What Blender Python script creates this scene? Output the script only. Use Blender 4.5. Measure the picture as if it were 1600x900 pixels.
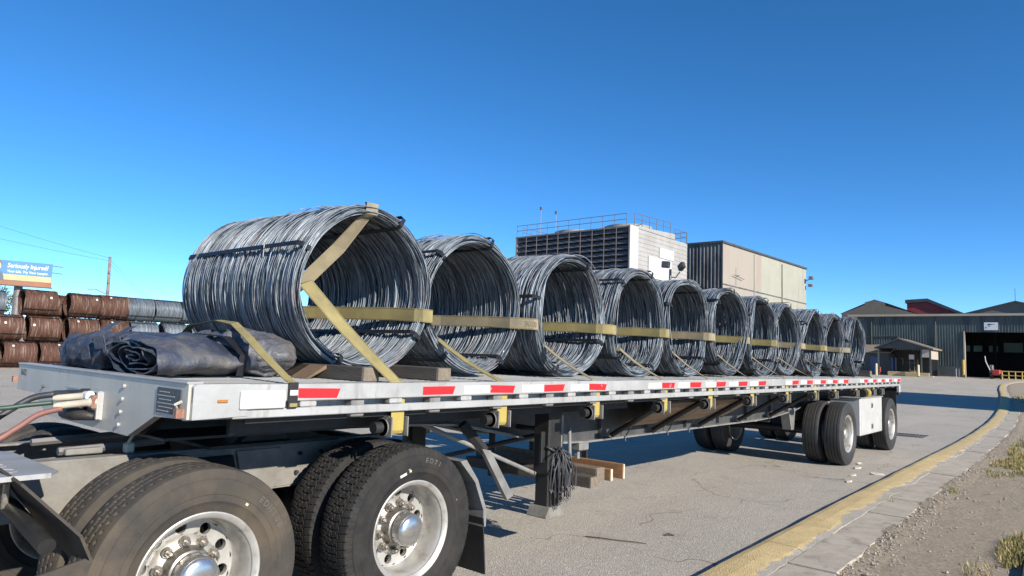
import bpy, math, random
import numpy as np
from mathutils import Vector, Matrix, noise as mnoise

for o in list(bpy.data.objects):
    bpy.data.objects.remove(o)
scene = bpy.context.scene
COL = scene.collection
PI = math.pi

# ------------------------------------------------------------------ camera
cam_d = bpy.data.cameras.new('camera')
cam = bpy.data.objects.new('camera', cam_d); COL.objects.link(cam)
cam_d.sensor_width = 36.0; cam_d.lens = 24.366; cam_d.clip_start = 0.05; cam_d.clip_end = 3000
_r, _u, _f = (0.76278, 0.64566, 0.03592), (0.03433, -0.0959, 0.9948), (-0.64575, 0.75758, 0.09532)
M = Matrix(((_r[0], _u[0], -_f[0], 3.189), (_r[1], _u[1], -_f[1], -1.512), (_r[2], _u[2], -_f[2], 1.6145), (0, 0, 0, 1)))
cam.matrix_world = M
scene.camera = cam

# ------------------------------------------------------------------ sky, sun, exposure
SUN_EL = math.radians(25.5); SUN_AZ = math.radians(99.1)      # clockwise from +Y
world = bpy.data.worlds.new('World'); scene.world = world; world.use_nodes = True
wn = world.node_tree.nodes; wl = world.node_tree.links
bg = wn['Background']
sky = wn.new('ShaderNodeTexSky'); sky.sky_type = 'NISHITA'; sky.sun_disc = False
sky.sun_elevation = SUN_EL; sky.sun_rotation = SUN_AZ
sky.altitude = 0; sky.air_density = 0.5; sky.dust_density = 0.0; sky.ozone_density = 4.0
hsv = wn.new('ShaderNodeHueSaturation'); hsv.inputs['Saturation'].default_value = 1.185; hsv.inputs['Hue'].default_value = 0.496
wl.new(sky.outputs[0], hsv.inputs['Color']); wl.new(hsv.outputs[0], bg.inputs[0]); bg.inputs[1].default_value = 0.138
sun_d = bpy.data.lights.new('sun', 'SUN'); sun_d.energy = 5.0; sun_d.angle = math.radians(0.5); sun_d.color = (1.0, 0.93, 0.82)
sun = bpy.data.objects.new('sun', sun_d); COL.objects.link(sun)
_sd = Vector((math.sin(SUN_AZ) * math.cos(SUN_EL), math.cos(SUN_AZ) * math.cos(SUN_EL), math.sin(SUN_EL)))
sun.rotation_euler = (-_sd).to_track_quat('-Z', 'Y').to_euler(); sun.location = _sd * 60
scene.view_settings.view_transform = 'Standard'; scene.view_settings.look = 'None'
scene.view_settings.exposure = 0.68; scene.view_settings.gamma = 1.0; scene.view_settings.use_curve_mapping = False

# ------------------------------------------------------------------ helpers
OFF = {}
class MB:
    """collects polygons in world coordinates and links them as ONE mesh object"""
    def __init__(s): s.v = []; s.f = []; s.attr = None
    def add(s, verts, faces):
        b = len(s.v); s.v.extend([tuple(q) for q in verts]); s.f.extend([tuple(i + b for i in f) for f in faces]); return s
    def box(s, c, d, rot=None, bev=0.0):
        x, y, z = d[0] / 2, d[1] / 2, d[2] / 2
        if bev > 0 and bev < min(x, y, z):
            vs = []
            for sz in (-1, 1):
                pass
            b = bev
            vs = []; fs = []
            # chamfered box: 24 verts
            for sx in (-1, 1):
                for sy in (-1, 1):
                    for sz in (-1, 1):
                        vs += [(sx * x, sy * (y - b), sz * (z - b)), (sx * (x - b), sy * y, sz * (z - b)), (sx * (x - b), sy * (y - b), sz * z)]
            idx = lambda a, bb, cc, k: ((a > 0) * 4 + (bb > 0) * 2 + (cc > 0)) * 3 + k
            def q(l, flip): fs.append(tuple(l if not flip else l[::-1]))
            for sx in (-1, 1):
                q([idx(sx, -1, -1, 0), idx(sx, 1, -1, 0), idx(sx, 1, 1, 0), idx(sx, -1, 1, 0)], sx < 0)
                q([idx(-1, sx, -1, 1), idx(-1, sx, 1, 1), idx(1, sx, 1, 1), idx(1, sx, -1, 1)], sx < 0)
                q([idx(-1, -1, sx, 2), idx(1, -1, sx, 2), idx(1, 1, sx, 2), idx(-1, 1, sx, 2)], sx < 0)
            for a in (-1, 1):
                for c2 in (-1, 1):
                    q([idx(a, c2, -1, 0), idx(a, c2, 1, 0), idx(a, c2, 1, 1), idx(a, c2, -1, 1)], a * c2 > 0)
                    q([idx(a, -1, c2, 0), idx(a, 1, c2, 0), idx(a, 1, c2, 2), idx(a, -1, c2, 2)], a * c2 < 0)
                    q([idx(-1, a, c2, 1), idx(1, a, c2, 1), idx(1, a, c2, 2), idx(-1, a, c2, 2)], a * c2 > 0)
            for a in (-1, 1):
                for b2 in (-1, 1):
                    for c2 in (-1, 1):
                        q([idx(a, b2, c2, 0), idx(a, b2, c2, 1), idx(a, b2, c2, 2)], a * b2 * c2 < 0)
        else:
            vs = [(i, j, k) for k in (-z, z) for j in (-y, y) for i in (-x, x)]
            fs = [(0, 2, 3, 1), (4, 5, 7, 6), (0, 1, 5, 4), (2, 6, 7, 3), (0, 4, 6, 2), (1, 3, 7, 5)]
        if rot is not None:
            vs = [rot @ Vector(q2) for q2 in vs]
        return s.add([(q2[0] + c[0], q2[1] + c[1], q2[2] + c[2]) for q2 in vs], fs)
    def bb(s, x0, x1, y0, y1, z0, z1, bev=0.0):
        return s.box(((x0 + x1) / 2, (y0 + y1) / 2, (z0 + z1) / 2), (x1 - x0, y1 - y0, z1 - z0), None, bev)
    def prism(s, poly, axis, a, b):
        """poly: 2D points in the two other axes (in x,y,z order); extruded a..b along axis"""
        n = len(poly); mk = lambda q, t: ((t, q[0], q[1]), (q[0], t, q[1]), (q[0], q[1], t))[axis]
        vs = [mk(q, a) for q in poly] + [mk(q, b) for q in poly]
        fs = [tuple(range(n))[::-1], tuple(range(n, 2 * n))] + [(i, (i + 1) % n, n + (i + 1) % n, n + i) for i in range(n)]
        return s.add(vs, fs)
    def tube(s, path, r, n=8, closed=False, cap=True):
        P = [Vector(q) for q in path]; m = len(P); rr = r if hasattr(r, '__len__') else [r] * m
        vs = []; prev = None
        for i in range(m):
            t = (P[(i + 1) % m] - P[i - 1]) if closed else (P[min(i + 1, m - 1)] - P[max(i - 1, 0)])
            t.normalize()
            if prev is None:
                up = Vector((0, 0, 1)) if abs(t.z) < .9 else Vector((0, 1, 0))
                a = t.cross(up).normalized()
            else:
                a = (prev - t * prev.dot(t)).normalized()
            prev = a; b = t.cross(a)
            for k in range(n):
                an = 2 * PI * k / n; vs.append(P[i] + (a * math.cos(an) + b * math.sin(an)) * rr[i])
        fs = []
        for i in range(m if closed else m - 1):
            j = (i + 1) % m
            for k in range(n): fs.append((i * n + k, i * n + (k + 1) % n, j * n + (k + 1) % n, j * n + k))
        if cap and not closed: fs += [tuple(range(n))[::-1], tuple(range((m - 1) * n, m * n))]
        return s.add(vs, fs)
    def cyl(s, c, axis, r, h, n=20, r2=None):
        d = Vector([(1, 0, 0), (0, 1, 0), (0, 0, 1)][axis]) * (h / 2); c = Vector(c)
        return s.tube([c - d, c + d], [r, r if r2 is None else r2], n)
    def lathe(s, prof, n=48, c=(0, 0, 0), cap=False):
        """prof: (x, r) list; turned about the X axis through c"""
        m = len(prof); vs = []
        for i in range(n):
            a = 2 * PI * i / n; ca, sa = math.cos(a), math.sin(a)
            for (x, r) in prof: vs.append((c[0] + x, c[1] + r * ca, c[2] + r * sa))
        fs = [(i * m + k, i * m + k + 1, ((i + 1) % n) * m + k + 1, ((i + 1) % n) * m + k) for i in range(n) for k in range(m - 1)]
        if cap: fs.append(tuple(i * m for i in range(n))); fs.append(tuple(i * m + m - 1 for i in range(n))[::-1])
        return s.add(vs, fs)
    def ribbon(s, path, wdir, w, t=.004):
        """flat strap along path; wdir: width direction per point"""
        P = [Vector(q) for q in path]; W = [Vector(q).normalized() for q in wdir]; m = len(P); vs = []
        for i in range(m):
            tg = (P[min(i + 1, m - 1)] - P[max(i - 1, 0)]).normalized(); nn = tg.cross(W[i]).normalized()
            for a, b in ((-1, -1), (1, -1), (1, 1), (-1, 1)): vs.append(P[i] + W[i] * (a * w / 2) + nn * (b * t / 2))
        fs = []
        for i in range(m - 1):
            for k in range(4): fs.append((i * 4 + k, i * 4 + (k + 1) % 4, i * 4 + 4 + (k + 1) % 4, i * 4 + 4 + k))
        fs += [(3, 2, 1, 0), (m * 4 - 4, m * 4 - 3, m * 4 - 2, m * 4 - 1)]
        return s.add(vs, fs)
    def grid(s, fn, nu, nv, cu=False, cv=False):
        vs = [fn(i / (nu if cu else nu - 1), j / (nv if cv else nv - 1)) for i in range(nu) for j in range(nv)]
        fs = [(i * nv + j, ((i + 1) % nu) * nv + j, ((i + 1) % nu) * nv + (j + 1) % nv, i * nv + (j + 1) % nv)
              for i in range(nu if cu else nu - 1) for j in range(nv if cv else nv - 1)]
        return s.add(vs, fs)
    def mesh(s, name, off=(0, 0, 0)):
        me = bpy.data.meshes.new(name)
        v = np.array(s.v, dtype=float).reshape(-1, 3) - np.array(off)
        me.from_pydata(v.tolist(), [], s.f); me.update(); return me
    def build(s, name, m, parent=None, smooth=False, ang=None, fixn=False):
        off = OFF.get(parent.name, (0, 0, 0)) if parent else (0, 0, 0)
        me = s.mesh(name, off)
        if fixn:
            import bmesh
            b = bmesh.new(); b.from_mesh(me); bmesh.ops.recalc_face_normals(b, faces=b.faces); b.to_mesh(me); b.free()
        o = bpy.data.objects.new(name, me); COL.objects.link(o)
        if m: me.materials.append(m)
        if smooth:
            me.polygons.foreach_set('use_smooth', [True] * len(me.polygons))
            if ang: me.set_sharp_from_angle(angle=math.radians(ang))
        if parent: o.parent = parent; OFF[o.name] = off
        return o

def tag(o, label=None, cat=None, group=None, kind=None):
    if label: o['label'] = label
    if cat: o['category'] = cat
    if group: o['group'] = group
    if kind: o['kind'] = kind
    return o
def thing(name, label, cat, loc=(0, 0, 0), group=None):
    o = bpy.data.objects.new(name, None); COL.objects.link(o); o.location = loc; OFF[o.name] = tuple(loc)
    o.empty_display_size = .2
    return tag(o, label, cat, group)
def link_copy(o, parent=None):
    c = o.copy(); COL.objects.link(c); c.parent = parent
    for ch in list(o.children): link_copy(ch, c)
    return c

# ------------------------------------------------------------------ materials
def pm(name, c, c2=None, scale=6.0, rough=.6, metal=0.0, bump=0.0, bscale=None, lo=.35, hi=.65, stretch=(1, 1, 1), rough2=None,
       c3=None, s3=1.0, lo3=.5, hi3=.62, spec=.5, st3=(1, 1, 1), det=6.0, bdist=.01):
    m = bpy.data.materials.new(name); m.use_nodes = True
    nt = m.node_tree; N = nt.nodes; L = nt.links; B = N['Principled BSDF']
    B.inputs['Roughness'].default_value = rough; B.inputs['Metallic'].default_value = metal
    B.inputs['Specular IOR Level'].default_value = spec
    B.inputs['Base Color'].default_value = (*c, 1)
    tc = N.new('ShaderNodeTexCoord')
    def nz(sc, st, d=det):
        mp = N.new('ShaderNodeMapping'); mp.inputs['Scale'].default_value = st; L.new(tc.outputs['Object'], mp.inputs[0])
        n = N.new('ShaderNodeTexNoise'); n.inputs['Scale'].default_value = sc; n.inputs['Detail'].default_value = d; n.inputs['Roughness'].default_value = .62
        L.new(mp.outputs[0], n.inputs['Vector']); return n
    def ramp(n, a, b):
        r = N.new('ShaderNodeMapRange'); r.inputs['From Min'].default_value = a; r.inputs['From Max'].default_value = b
        L.new(n.outputs['Fac'], r.inputs['Value']); return r
    col = None
    if c2 is not None:
        n = nz(scale, stretch); r = ramp(n, lo, hi)
        mx = N.new('ShaderNodeMix'); mx.data_type = 'RGBA'
        mx.inputs[6].default_value = (*c, 1); mx.inputs[7].default_value = (*c2, 1)
        L.new(r.outputs[0], mx.inputs[0]); col = mx.outputs[2]
        if rough2 is not None:
            rr = N.new('ShaderNodeMapRange'); rr.inputs['To Min'].default_value = rough; rr.inputs['To Max'].default_value = rough2
            L.new(r.outputs[0], rr.inputs['Value']); L.new(rr.outputs[0], B.inputs['Roughness'])
    if c3 is not None:
        n3 = nz(s3, st3); r3 = ramp(n3, lo3, hi3)
        mx3 = N.new('ShaderNodeMix'); mx3.data_type = 'RGBA'; mx3.inputs[6].default_value = (*c, 1); mx3.inputs[7].default_value = (*c3, 1)
        if col: L.new(col, mx3.inputs[6])
        L.new(r3.outputs[0], mx3.inputs[0]); col = mx3.outputs[2]
    if col: L.new(col, B.inputs['Base Color'])
    if bump:
        n2 = nz(bscale or scale * 4, stretch, 3); bp = N.new('ShaderNodeBump'); bp.inputs['Strength'].default_value = bump; bp.inputs['Distance'].default_value = bdist
        L.new(n2.outputs['Fac'], bp.inputs['Height']); L.new(bp.outputs[0], B.inputs['Normal'])
    return m

MT = {}
def mk(key, *a, **k): MT[key] = pm(key, *a, **k)
mk('alu_white', (.45, .45, .44), (.36, .36, .355), 3, .42, .25, .15, 30, c3=(.20, .185, .16), s3=5, lo3=.56, hi3=.8, st3=(1, 2.2, .5))
mk('alu_deck', (.40, .395, .38), (.29, .285, .27), 2.2, .45, .35, .2, 60, stretch=(6, .5, 1), c3=(.25, .235, .21), s3=1.6, lo3=.5, hi3=.75)
mk('alu_grey', (.54, .50, .43), (.46, .425, .37), 3, .45, .2, .1, 30, stretch=(1, 1, .4), c3=(.13, .12, .11), s3=5, lo3=.6, hi3=.8, st3=(3, 1, .6))
mk('alu_rim', (.50, .49, .46), (.38, .36, .33), 9, .42, .5, .05, 60, c3=(.22, .19, .145), s3=9, lo3=.55, hi3=.78)
mk('chrome', (.62, .61, .6), (.5, .49, .47), 14, .17, .9, rough2=.34)
mk('nut_metal', (.38, .36, .33), (.22, .19, .15), 40, .38, .8)
mk('frame_black', (.012, .012, .013), (.022, .0215, .021), 6, .55, 0, .1, 40, c3=(.04, .037, .034), s3=5, lo3=.62, hi3=.85)
mk('beam_black', (.045, .047, .05), (.075, .075, .075), 5, .5, 0, .1, 40, c3=(.13, .125, .115), s3=3, lo3=.58, hi3=.8)
mk('flange_grey', (.26, .26, .25), (.17, .165, .16), 6, .5, .2, .1, 40)
mk('dusty_frame', (.215, .205, .183), (.15, .14, .122), 7, .8, 0, .25, 50, c3=(.06, .055, .05), s3=4, lo3=.62, hi3=.75)
mk('dark_grease', (.012, .012, .012), (.03, .028, .025), 8, .55, 0, .3, 40)
mk('rubber', (.020, .020, .0205), (.034, .0325, .031), 9, .78, 0, .15, 90, c3=(.036, .032, .027), s3=5, lo3=.52, hi3=.8, spec=.15)
mk('rubber_dusty', (.038, .036, .034), (.07, .06, .048), 5, .85, 0, .2, 90, c3=(.11, .084, .056), s3=3, lo3=.52, hi3=.8, spec=.25)
mk('rubber_text', (.075, .07, .065), (.10, .092, .083), 20, .75)
mk('rubber_trailer', (.022, .022, .024), (.034, .033, .033), 9, .62, 0, .15, 90)
mk('flap_black', (.012, .012, .013), (.022, .021, .02), 6, .6, 0, .2, 20)
mk('steel_rod', (.036, .047, .061), (.315, .36, .405), 2.4, .46, .26, 0, stretch=(30, .6, .6), rough2=.5, lo=.38, hi=.64, c3=(.52, .445, .45), s3=2.4, lo3=.56, hi3=.78, st3=(8, 1, 1))
mk('steel_blue', (.06, .078, .10), (.27, .31, .345), 2.2, .45, .35, stretch=(22, .5, .5), lo=.36, hi=.64)
mk('rust_rod', (.13, .06, .039), (.06, .026, .017), 2.2, .65, .1, stretch=(24, .6, .6), lo=.36, hi=.64, c3=(.30, .235, .185), s3=1.6, lo3=.54, hi3=.7, st3=(9, .8, .8))
mk('band_black', (.012, .013, .016), (.025, .026, .03), 10, .45, .3)
mk('strap_yellow', (.30, .25, .10), (.235, .195, .08), 5, .75, 0, .4, 220, c3=(.15, .125, .065), s3=3.5, lo3=.48, hi3=.78)
mk('strap_tan', (.29, .245, .155), (.225, .19, .125), 5, .8, 0, .4, 220, c3=(.15, .128, .09), s3=3.5, lo3=.48, hi3=.78)
mk('strap_bright', (.40, .31, .075), (.33, .25, .065), 5, .7, 0, .35, 220)
mk('strap_edge', (.19, .155, .07), (.14, .115, .055), 12, .8)
mk('strap_ink', (.16, .13, .09))
mk('wood_dark', (.055, .047, .04), (.10, .085, .07), 5, .85, 0, .5, 60, stretch=(.25, 3, 3))
mk('wood_end', (.20, .165, .125), (.13, .105, .08), 22, .9, 0, .5, 90)
mk('wood_grey', (.20, .155, .11), (.12, .09, .062), 6, .85, 0, .5, 60, stretch=(3, .25, 3))
mk('wood_orange', (.34, .185, .085), (.25, .13, .06), 6, .75, 0, .2, 60, stretch=(3, .25, 3))
mk('board_brown', (.19, .125, .075), (.12, .08, .05), 5, .85, 0, .4, 60, stretch=(3, .3, 3))
mk('tarp', (.022, .027, .043), (.05, .061, .094), 4, .42, 0, .7, 11, c3=(.17, .155, .13), s3=3.1, lo3=.52, hi3=.80, rough2=.6, bdist=.03)
mk('tarp_dusty', (.052, .058, .075), (.10, .103, .118), 5, .58, 0, .9, 12, c3=(.17, .15, .125), s3=3.6, lo3=.48, hi3=.8, bdist=.03)
mk('red_tape', (.62, .02, .025), (.5, .018, .025), 20, .35, c3=(.55, .34, .31), s3=18, lo3=.63, hi3=.70)
mk('white_tape', (.56, .56, .55), (.48, .48, .465), 20, .4, c3=(.3, .28, .25), s3=14, lo3=.6, hi3=.75)
mk('amber', (.35, .15, .03), rough=.3)
mk('plate_dark', (.05, .053, .06), (.10, .10, .11), 60, .5, .3)
mk('ink', (.05, .05, .055))
mk('rust_metal', (.20, .085, .055), (.32, .2, .15), 30, .75)
mk('hose_green', (.02, .055, .036), (.03, .06, .045), 10, .5)
mk('hose_red', (.24, .10, .08), (.18, .085, .07), 10, .55)
mk('hose_black', (.02, .021, .025), (.05, .05, .055), 10, .5)
mk('cream', (.58, .52, .40), (.46, .40, .31), 14, .6)
mk('box_white', (.5, .5, .485), (.42, .42, .41), 3, .45, .15, .1, 20, c3=(.3, .28, .25), s3=5, lo3=.62, hi3=.8)
mk('yellow_paint', (.53, .405, .20), (.45, .34, .165), 5, .7)
mk('concrete', (.43, .38, .305), (.34, .298, .238), 4, .9, 0, .6, 90, c3=(.2, .17, .13), s3=6, lo3=.54, hi3=.75)
mk('gravel', (.42, .345, .25), (.24, .192, .136), 34, .95, 0, .9, 130, c3=(.32, .29, .24), s3=70, lo3=.58, hi3=.66, bdist=.02)
mk('pebble', (.44, .385, .31), (.24, .205, .16), 30, .9)
mk('grass_dry', (.33, .255, .085), (.15, .155, .04), 1.6, .8, c3=(.45, .345, .16), s3=6, lo3=.5, hi3=.65)
mk('litter', (.6, .55, .42), (.5, .47, .4), 30, .8)
mk('twig', (.05, .035, .025), (.08, .055, .04), 20, .9)
mk('asphalt_dark', (.05, .05, .052), (.07, .07, .07), 30, .9, 0, .4, 200)
mk('louvre', (.075, .08, .095), (.10, .105, .12), 2, .5, 0, 0, c3=(.03, .03, .035), s3=.8)
mk('tower_white', (.34, .33, .312), (.285, .275, .257), .7, .6, 0, 0, c3=(.26, .236, .2), s3=1.1, lo3=.52, hi3=.75, st3=(1, 1, .35))
mk('patch_white', (.47, .465, .46), (.43, .425, .42), 1, .5)
mk('rail_grey', (.13, .125, .13), (.2, .18, .17), 3, .5, .3)
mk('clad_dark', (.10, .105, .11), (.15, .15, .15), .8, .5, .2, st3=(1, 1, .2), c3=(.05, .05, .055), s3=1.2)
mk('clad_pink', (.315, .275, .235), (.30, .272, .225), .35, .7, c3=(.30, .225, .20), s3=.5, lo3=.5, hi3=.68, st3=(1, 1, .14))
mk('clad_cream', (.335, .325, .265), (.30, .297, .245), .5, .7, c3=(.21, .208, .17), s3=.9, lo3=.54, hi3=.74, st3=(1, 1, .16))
mk('roof_dark', (.045, .045, .05), (.07, .07, .07), 1, .6)
mk('mill_green', (.07, .095, .095), (.10, .125, .12), .5, .45, .2, c3=(.05, .065, .068), s3=1.5, st3=(1, 1, .15))
mk('mill_band', (.05, .062, .066), (.065, .078, .08), 1, .6)
mk('fascia', (.42, .36, .30), (.34, .3, .25), .6, .6)
mk('gable_tan', (.22, .185, .145), (.17, .14, .11), .5, .7)
mk('red_roof', (.30, .045, .04), (.23, .035, .035), .4, .6)
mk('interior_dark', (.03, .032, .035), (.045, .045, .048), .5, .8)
mk('sign_white', (.66, .68, .70), (.6, .62, .65), 2, .5)
mk('sign_blue', (.04, .06, .14))
mk('blue_door', (.05, .085, .19), (.065, .1, .21), 1, .5)
mk('blue_paint', (.03, .08, .32), rough=.5)
mk('bollard_cream', (.58, .48, .30), (.50, .41, .25), 4, .7)
mk('timber_tan', (.50, .39, .19), (.42, .32, .15), 2, .8)
mk('machine_yellow', (.55, .38, .09), (.4, .28, .08), 6, .6)
mk('machine_red', (.35, .04, .03), rough=.5)
mk('bb_blue', (.02, .125, .28), (.05, .20, .36), .25, .5, lo=.3, hi=.7)
mk('bb_cream', (.42, .36, .2), (.38, .29, .12), .35, .5)
mk('bb_white', (.6, .62, .64), rough=.5)
mk('bb_trim', (.27, .105, .05), (.22, .085, .04), .8, .6)
mk('skin_print', (.55, .34, .24), rough=.5)
mk('hair_print', (.09, .055, .035), rough=.5)
mk('suit_print', (.05, .08, .13), rough=.5)
mk('pole_wood', (.24, .19, .16), (.17, .13, .11), 3, .85)
mk('wire_dark', (.06, .07, .09), rough=.6)
mk('leaf', (.06, .09, .028), (.10, .125, .035), .6, .6)
mk('bark', (.09, .065, .045), (.13, .1, .07), 5, .9)

def asphalt():
    m = bpy.data.materials.new('asphalt_worn'); m.use_nodes = True
    nt = m.node_tree; N = nt.nodes; L = nt.links; B = N['Principled BSDF']; B.inputs['Roughness'].default_value = .9; B.inputs['Specular IOR Level'].default_value = .3
    tc = N.new('ShaderNodeTexCoord')
    def noi(sc, d, st=(1, 1, 1)):
        mp = N.new('ShaderNodeMapping'); mp.inputs['Scale'].default_value = st; L.new(tc.outputs['Object'], mp.inputs[0])
        n = N.new('ShaderNodeTexNoise'); n.inputs['Scale'].default_value = sc; n.inputs['Detail'].default_value = d; n.inputs['Roughness'].default_value = .65
        L.new(mp.outputs[0], n.inputs['Vector']); return n.outputs['Fac']
    def mr(v, a, b, c=0., d=1.):
        r = N.new('ShaderNodeMapRange'); r.inputs['From Min'].default_value = a; r.inputs['From Max'].default_value = b; r.inputs['To Min'].default_value = c; r.inputs['To Max'].default_value = d
        L.new(v, r.inputs['Value']); return r.outputs[0]
    def mix(f, a, b, blend='MIX'):
        x = N.new('ShaderNodeMix'); x.data_type = 'RGBA'; x.blend_type = blend
        if isinstance(f, float): x.inputs[0].default_value = f
        else: L.new(f, x.inputs[0])
        for i, q in ((6, a), (7, b)):
            if isinstance(q, tuple): x.inputs[i].default_value = (*q, 1)
            else: L.new(q, x.inputs[i])
        return x.outputs[2]
    c = mix(mr(noi(.35, 5), .35, .65), (.46, .415, .35), (.395, .357, .30))
    c = mix(mr(noi(.9, 6, (1, .12, 1)), .5, .72), c, (.52, .462, .385))                   # dusty wheel lanes
    c = mix(mr(noi(1.7, 6), .58, .75), c, (.31, .27, .222))                               # stains
    v = N.new('ShaderNodeTexVoronoi'); v.inputs['Scale'].default_value = 85; L.new(tc.outputs['Object'], v.inputs['Vector'])
    hs = N.new('ShaderNodeSeparateColor'); L.new(v.outputs['Color'], hs.inputs[0])
    c = mix(mr(hs.outputs[0], 0., 1., .0, .40), c, (.14, .125, .108))                     # dark chips
    c = mix(mr(hs.outputs[1], .78, 1., .0, .75), c, (.58, .54, .47))                      # pale stones
    # cracks
    wv = N.new('ShaderNodeTexNoise'); wv.inputs['Scale'].default_value = 1.3; L.new(tc.outputs['Object'], wv.inputs['Vector'])
    va = N.new('ShaderNodeVectorMath'); va.operation = 'SCALE'; va.inputs['Scale'].default_value = .9; L.new(wv.outputs['Color'], va.inputs[0])
    vb = N.new('ShaderNodeVectorMath'); L.new(tc.outputs['Object'], vb.inputs[0]); L.new(va.outputs[0], vb.inputs[1])
    cr = N.new('ShaderNodeTexVoronoi'); cr.feature = 'DISTANCE_TO_EDGE'; cr.inputs['Scale'].default_value = .42; L.new(vb.outputs[0], cr.inputs['Vector'])
    k = mr(cr.outputs['Distance'], .0, .007, 1., 0.)
    km = N.new('ShaderNodeMath'); km.operation = 'MULTIPLY'; L.new(k, km.inputs[0]); L.new(mr(noi(.7, 3), .45, .55), km.inputs[1])
    c = mix(km.outputs[0], c, (.19, .165, .138))
    od = N.new('ShaderNodeTexVoronoi'); od.inputs['Scale'].default_value = 1.9; L.new(vb.outputs[0], od.inputs['Vector'])
    om = N.new('ShaderNodeMath'); om.operation = 'MULTIPLY'; L.new(mr(od.outputs['Distance'], .03, .13, .6, 0.), om.inputs[0]); L.new(mr(noi(.5, 2), .55, .6), om.inputs[1])
    c = mix(om.outputs[0], c, (.09, .08, .07))                                            # oil drips
    L.new(c, B.inputs['Base Color'])
    h = N.new('ShaderNodeMath'); h.operation = 'ADD'; L.new(noi(140, 3), h.inputs[0]); L.new(v.outputs['Distance'], h.inputs[1])
    bp = N.new('ShaderNodeBump'); bp.inputs['Strength'].default_value = .7; bp.inputs['Distance'].default_value = .008
    L.new(h.outputs[0], bp.inputs['Height']); L.new(bp.outputs[0], B.inputs['Normal'])
    return m
MT['asphalt'] = asphalt()

def kerb_mat():
    """yellow paint, chipped to aggregate where the attribute 'across' says the outer edge is"""
    m = MT['yellow_paint'].copy(); m.name = 'kerb_paint'
    nt = m.node_tree; N = nt.nodes; L = nt.links; B = N['Principled BSDF']
    src = B.inputs['Base Color'].links[0].from_socket
    at = N.new('ShaderNodeAttribute'); at.attribute_name = 'across'
    tc = N.new('ShaderNodeTexCoord')
    n = N.new('ShaderNodeTexNoise'); n.inputs['Scale'].default_value = 2.2; n.inputs['Detail'].default_value = 8; n.inputs['Roughness'].default_value = .7
    L.new(tc.outputs['Object'], n.inputs['Vector'])
    ma = N.new('ShaderNodeMath'); ma.operation = 'MULTIPLY_ADD'; L.new(n.outputs['Fac'], ma.inputs[0]); ma.inputs[1].default_value = .9; L.new(at.outputs['Fac'], ma.inputs[2])
    r = N.new('ShaderNodeMapRange'); r.inputs['From Min'].default_value = 1.27; r.inputs['From Max'].default_value = 1.31; L.new(ma.outputs[0], r.inputs['Value'])
    v = N.new('ShaderNodeTexVoronoi'); v.inputs['Scale'].default_value = 90; L.new(tc.outputs['Object'], v.inputs['Vector'])
    ag = N.new('ShaderNodeMix'); ag.data_type = 'RGBA'; ag.inputs[6].default_value = (.42, .385, .33, 1); ag.inputs[7].default_value = (.2, .18, .155, 1)
    L.new(v.outputs['Distance'], ag.inputs[0])
    mx = N.new('ShaderNodeMix'); mx.data_type = 'RGBA'; L.new(src, mx.inputs[6]); L.new(ag.outputs[2], mx.inputs[7]); L.new(r.outputs[0], mx.inputs[0])
    # grime
    g = N.new('ShaderNodeTexNoise'); g.inputs['Scale'].default_value = 14; g.inputs['Detail'].default_value = 8; L.new(tc.outputs['Object'], g.inputs['Vector'])
    gr = N.new('ShaderNodeMapRange'); gr.inputs['From Min'].default_value = .58; gr.inputs['From Max'].default_value = .78; gr.inputs['To Max'].default_value = .6; L.new(g.outputs['Fac'], gr.inputs['Value'])
    mg = N.new('ShaderNodeMix'); mg.data_type = 'RGBA'; L.new(mx.outputs[2], mg.inputs[6]); mg.inputs[7].default_value = (.3, .22, .11, 1); L.new(gr.outputs[0], mg.inputs[0])
    L.new(mg.outputs[2], B.inputs['Base Color'])
    bp = N.new('ShaderNodeBump'); bp.inputs['Strength'].default_value = .5; bp.inputs['Distance'].default_value = .01
    L.new(v.outputs['Distance'], bp.inputs['Height']); L.new(bp.outputs[0], B.inputs['Normal'])
    return m
MT['kerb'] = kerb_mat()

def translucent():
    m = bpy.data.materials.new('skylight_panel'); m.use_nodes = True; N = m.node_tree.nodes; L = m.node_tree.links
    N.remove(N['Principled BSDF']); out = N['Material Output']
    t = N.new('ShaderNodeBsdfTranslucent'); t.inputs[0].default_value = (.85, .85, .62, 1)
    L.new(t.outputs[0], out.inputs[0]); return m
MT['skylight'] = translucent()

_fonts = {}
def text_mesh(body, size, align='CENTER', extrude=0.0, res=3, bold=0.0, shear=0.0):
    cu = bpy.data.curves.new('txt', 'FONT'); cu.body = body; cu.size = size; cu.align_x = align; cu.align_y = 'CENTER'
    cu.extrude = extrude; cu.resolution_u = res; cu.offset = bold; cu.shear = shear
    o = bpy.data.objects.new('txt', cu); COL.objects.link(o)
    dg = bpy.context.evaluated_depsgraph_get(); me = bpy.data.meshes.new_from_object(o.evaluated_get(dg))
    vs = [tuple(v.co) for v in me.vertices]; fs = [tuple(q.vertices) for q in me.polygons]
    bpy.data.objects.remove(o); bpy.data.curves.remove(cu); bpy.data.meshes.remove(me)
    return vs, fs
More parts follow.
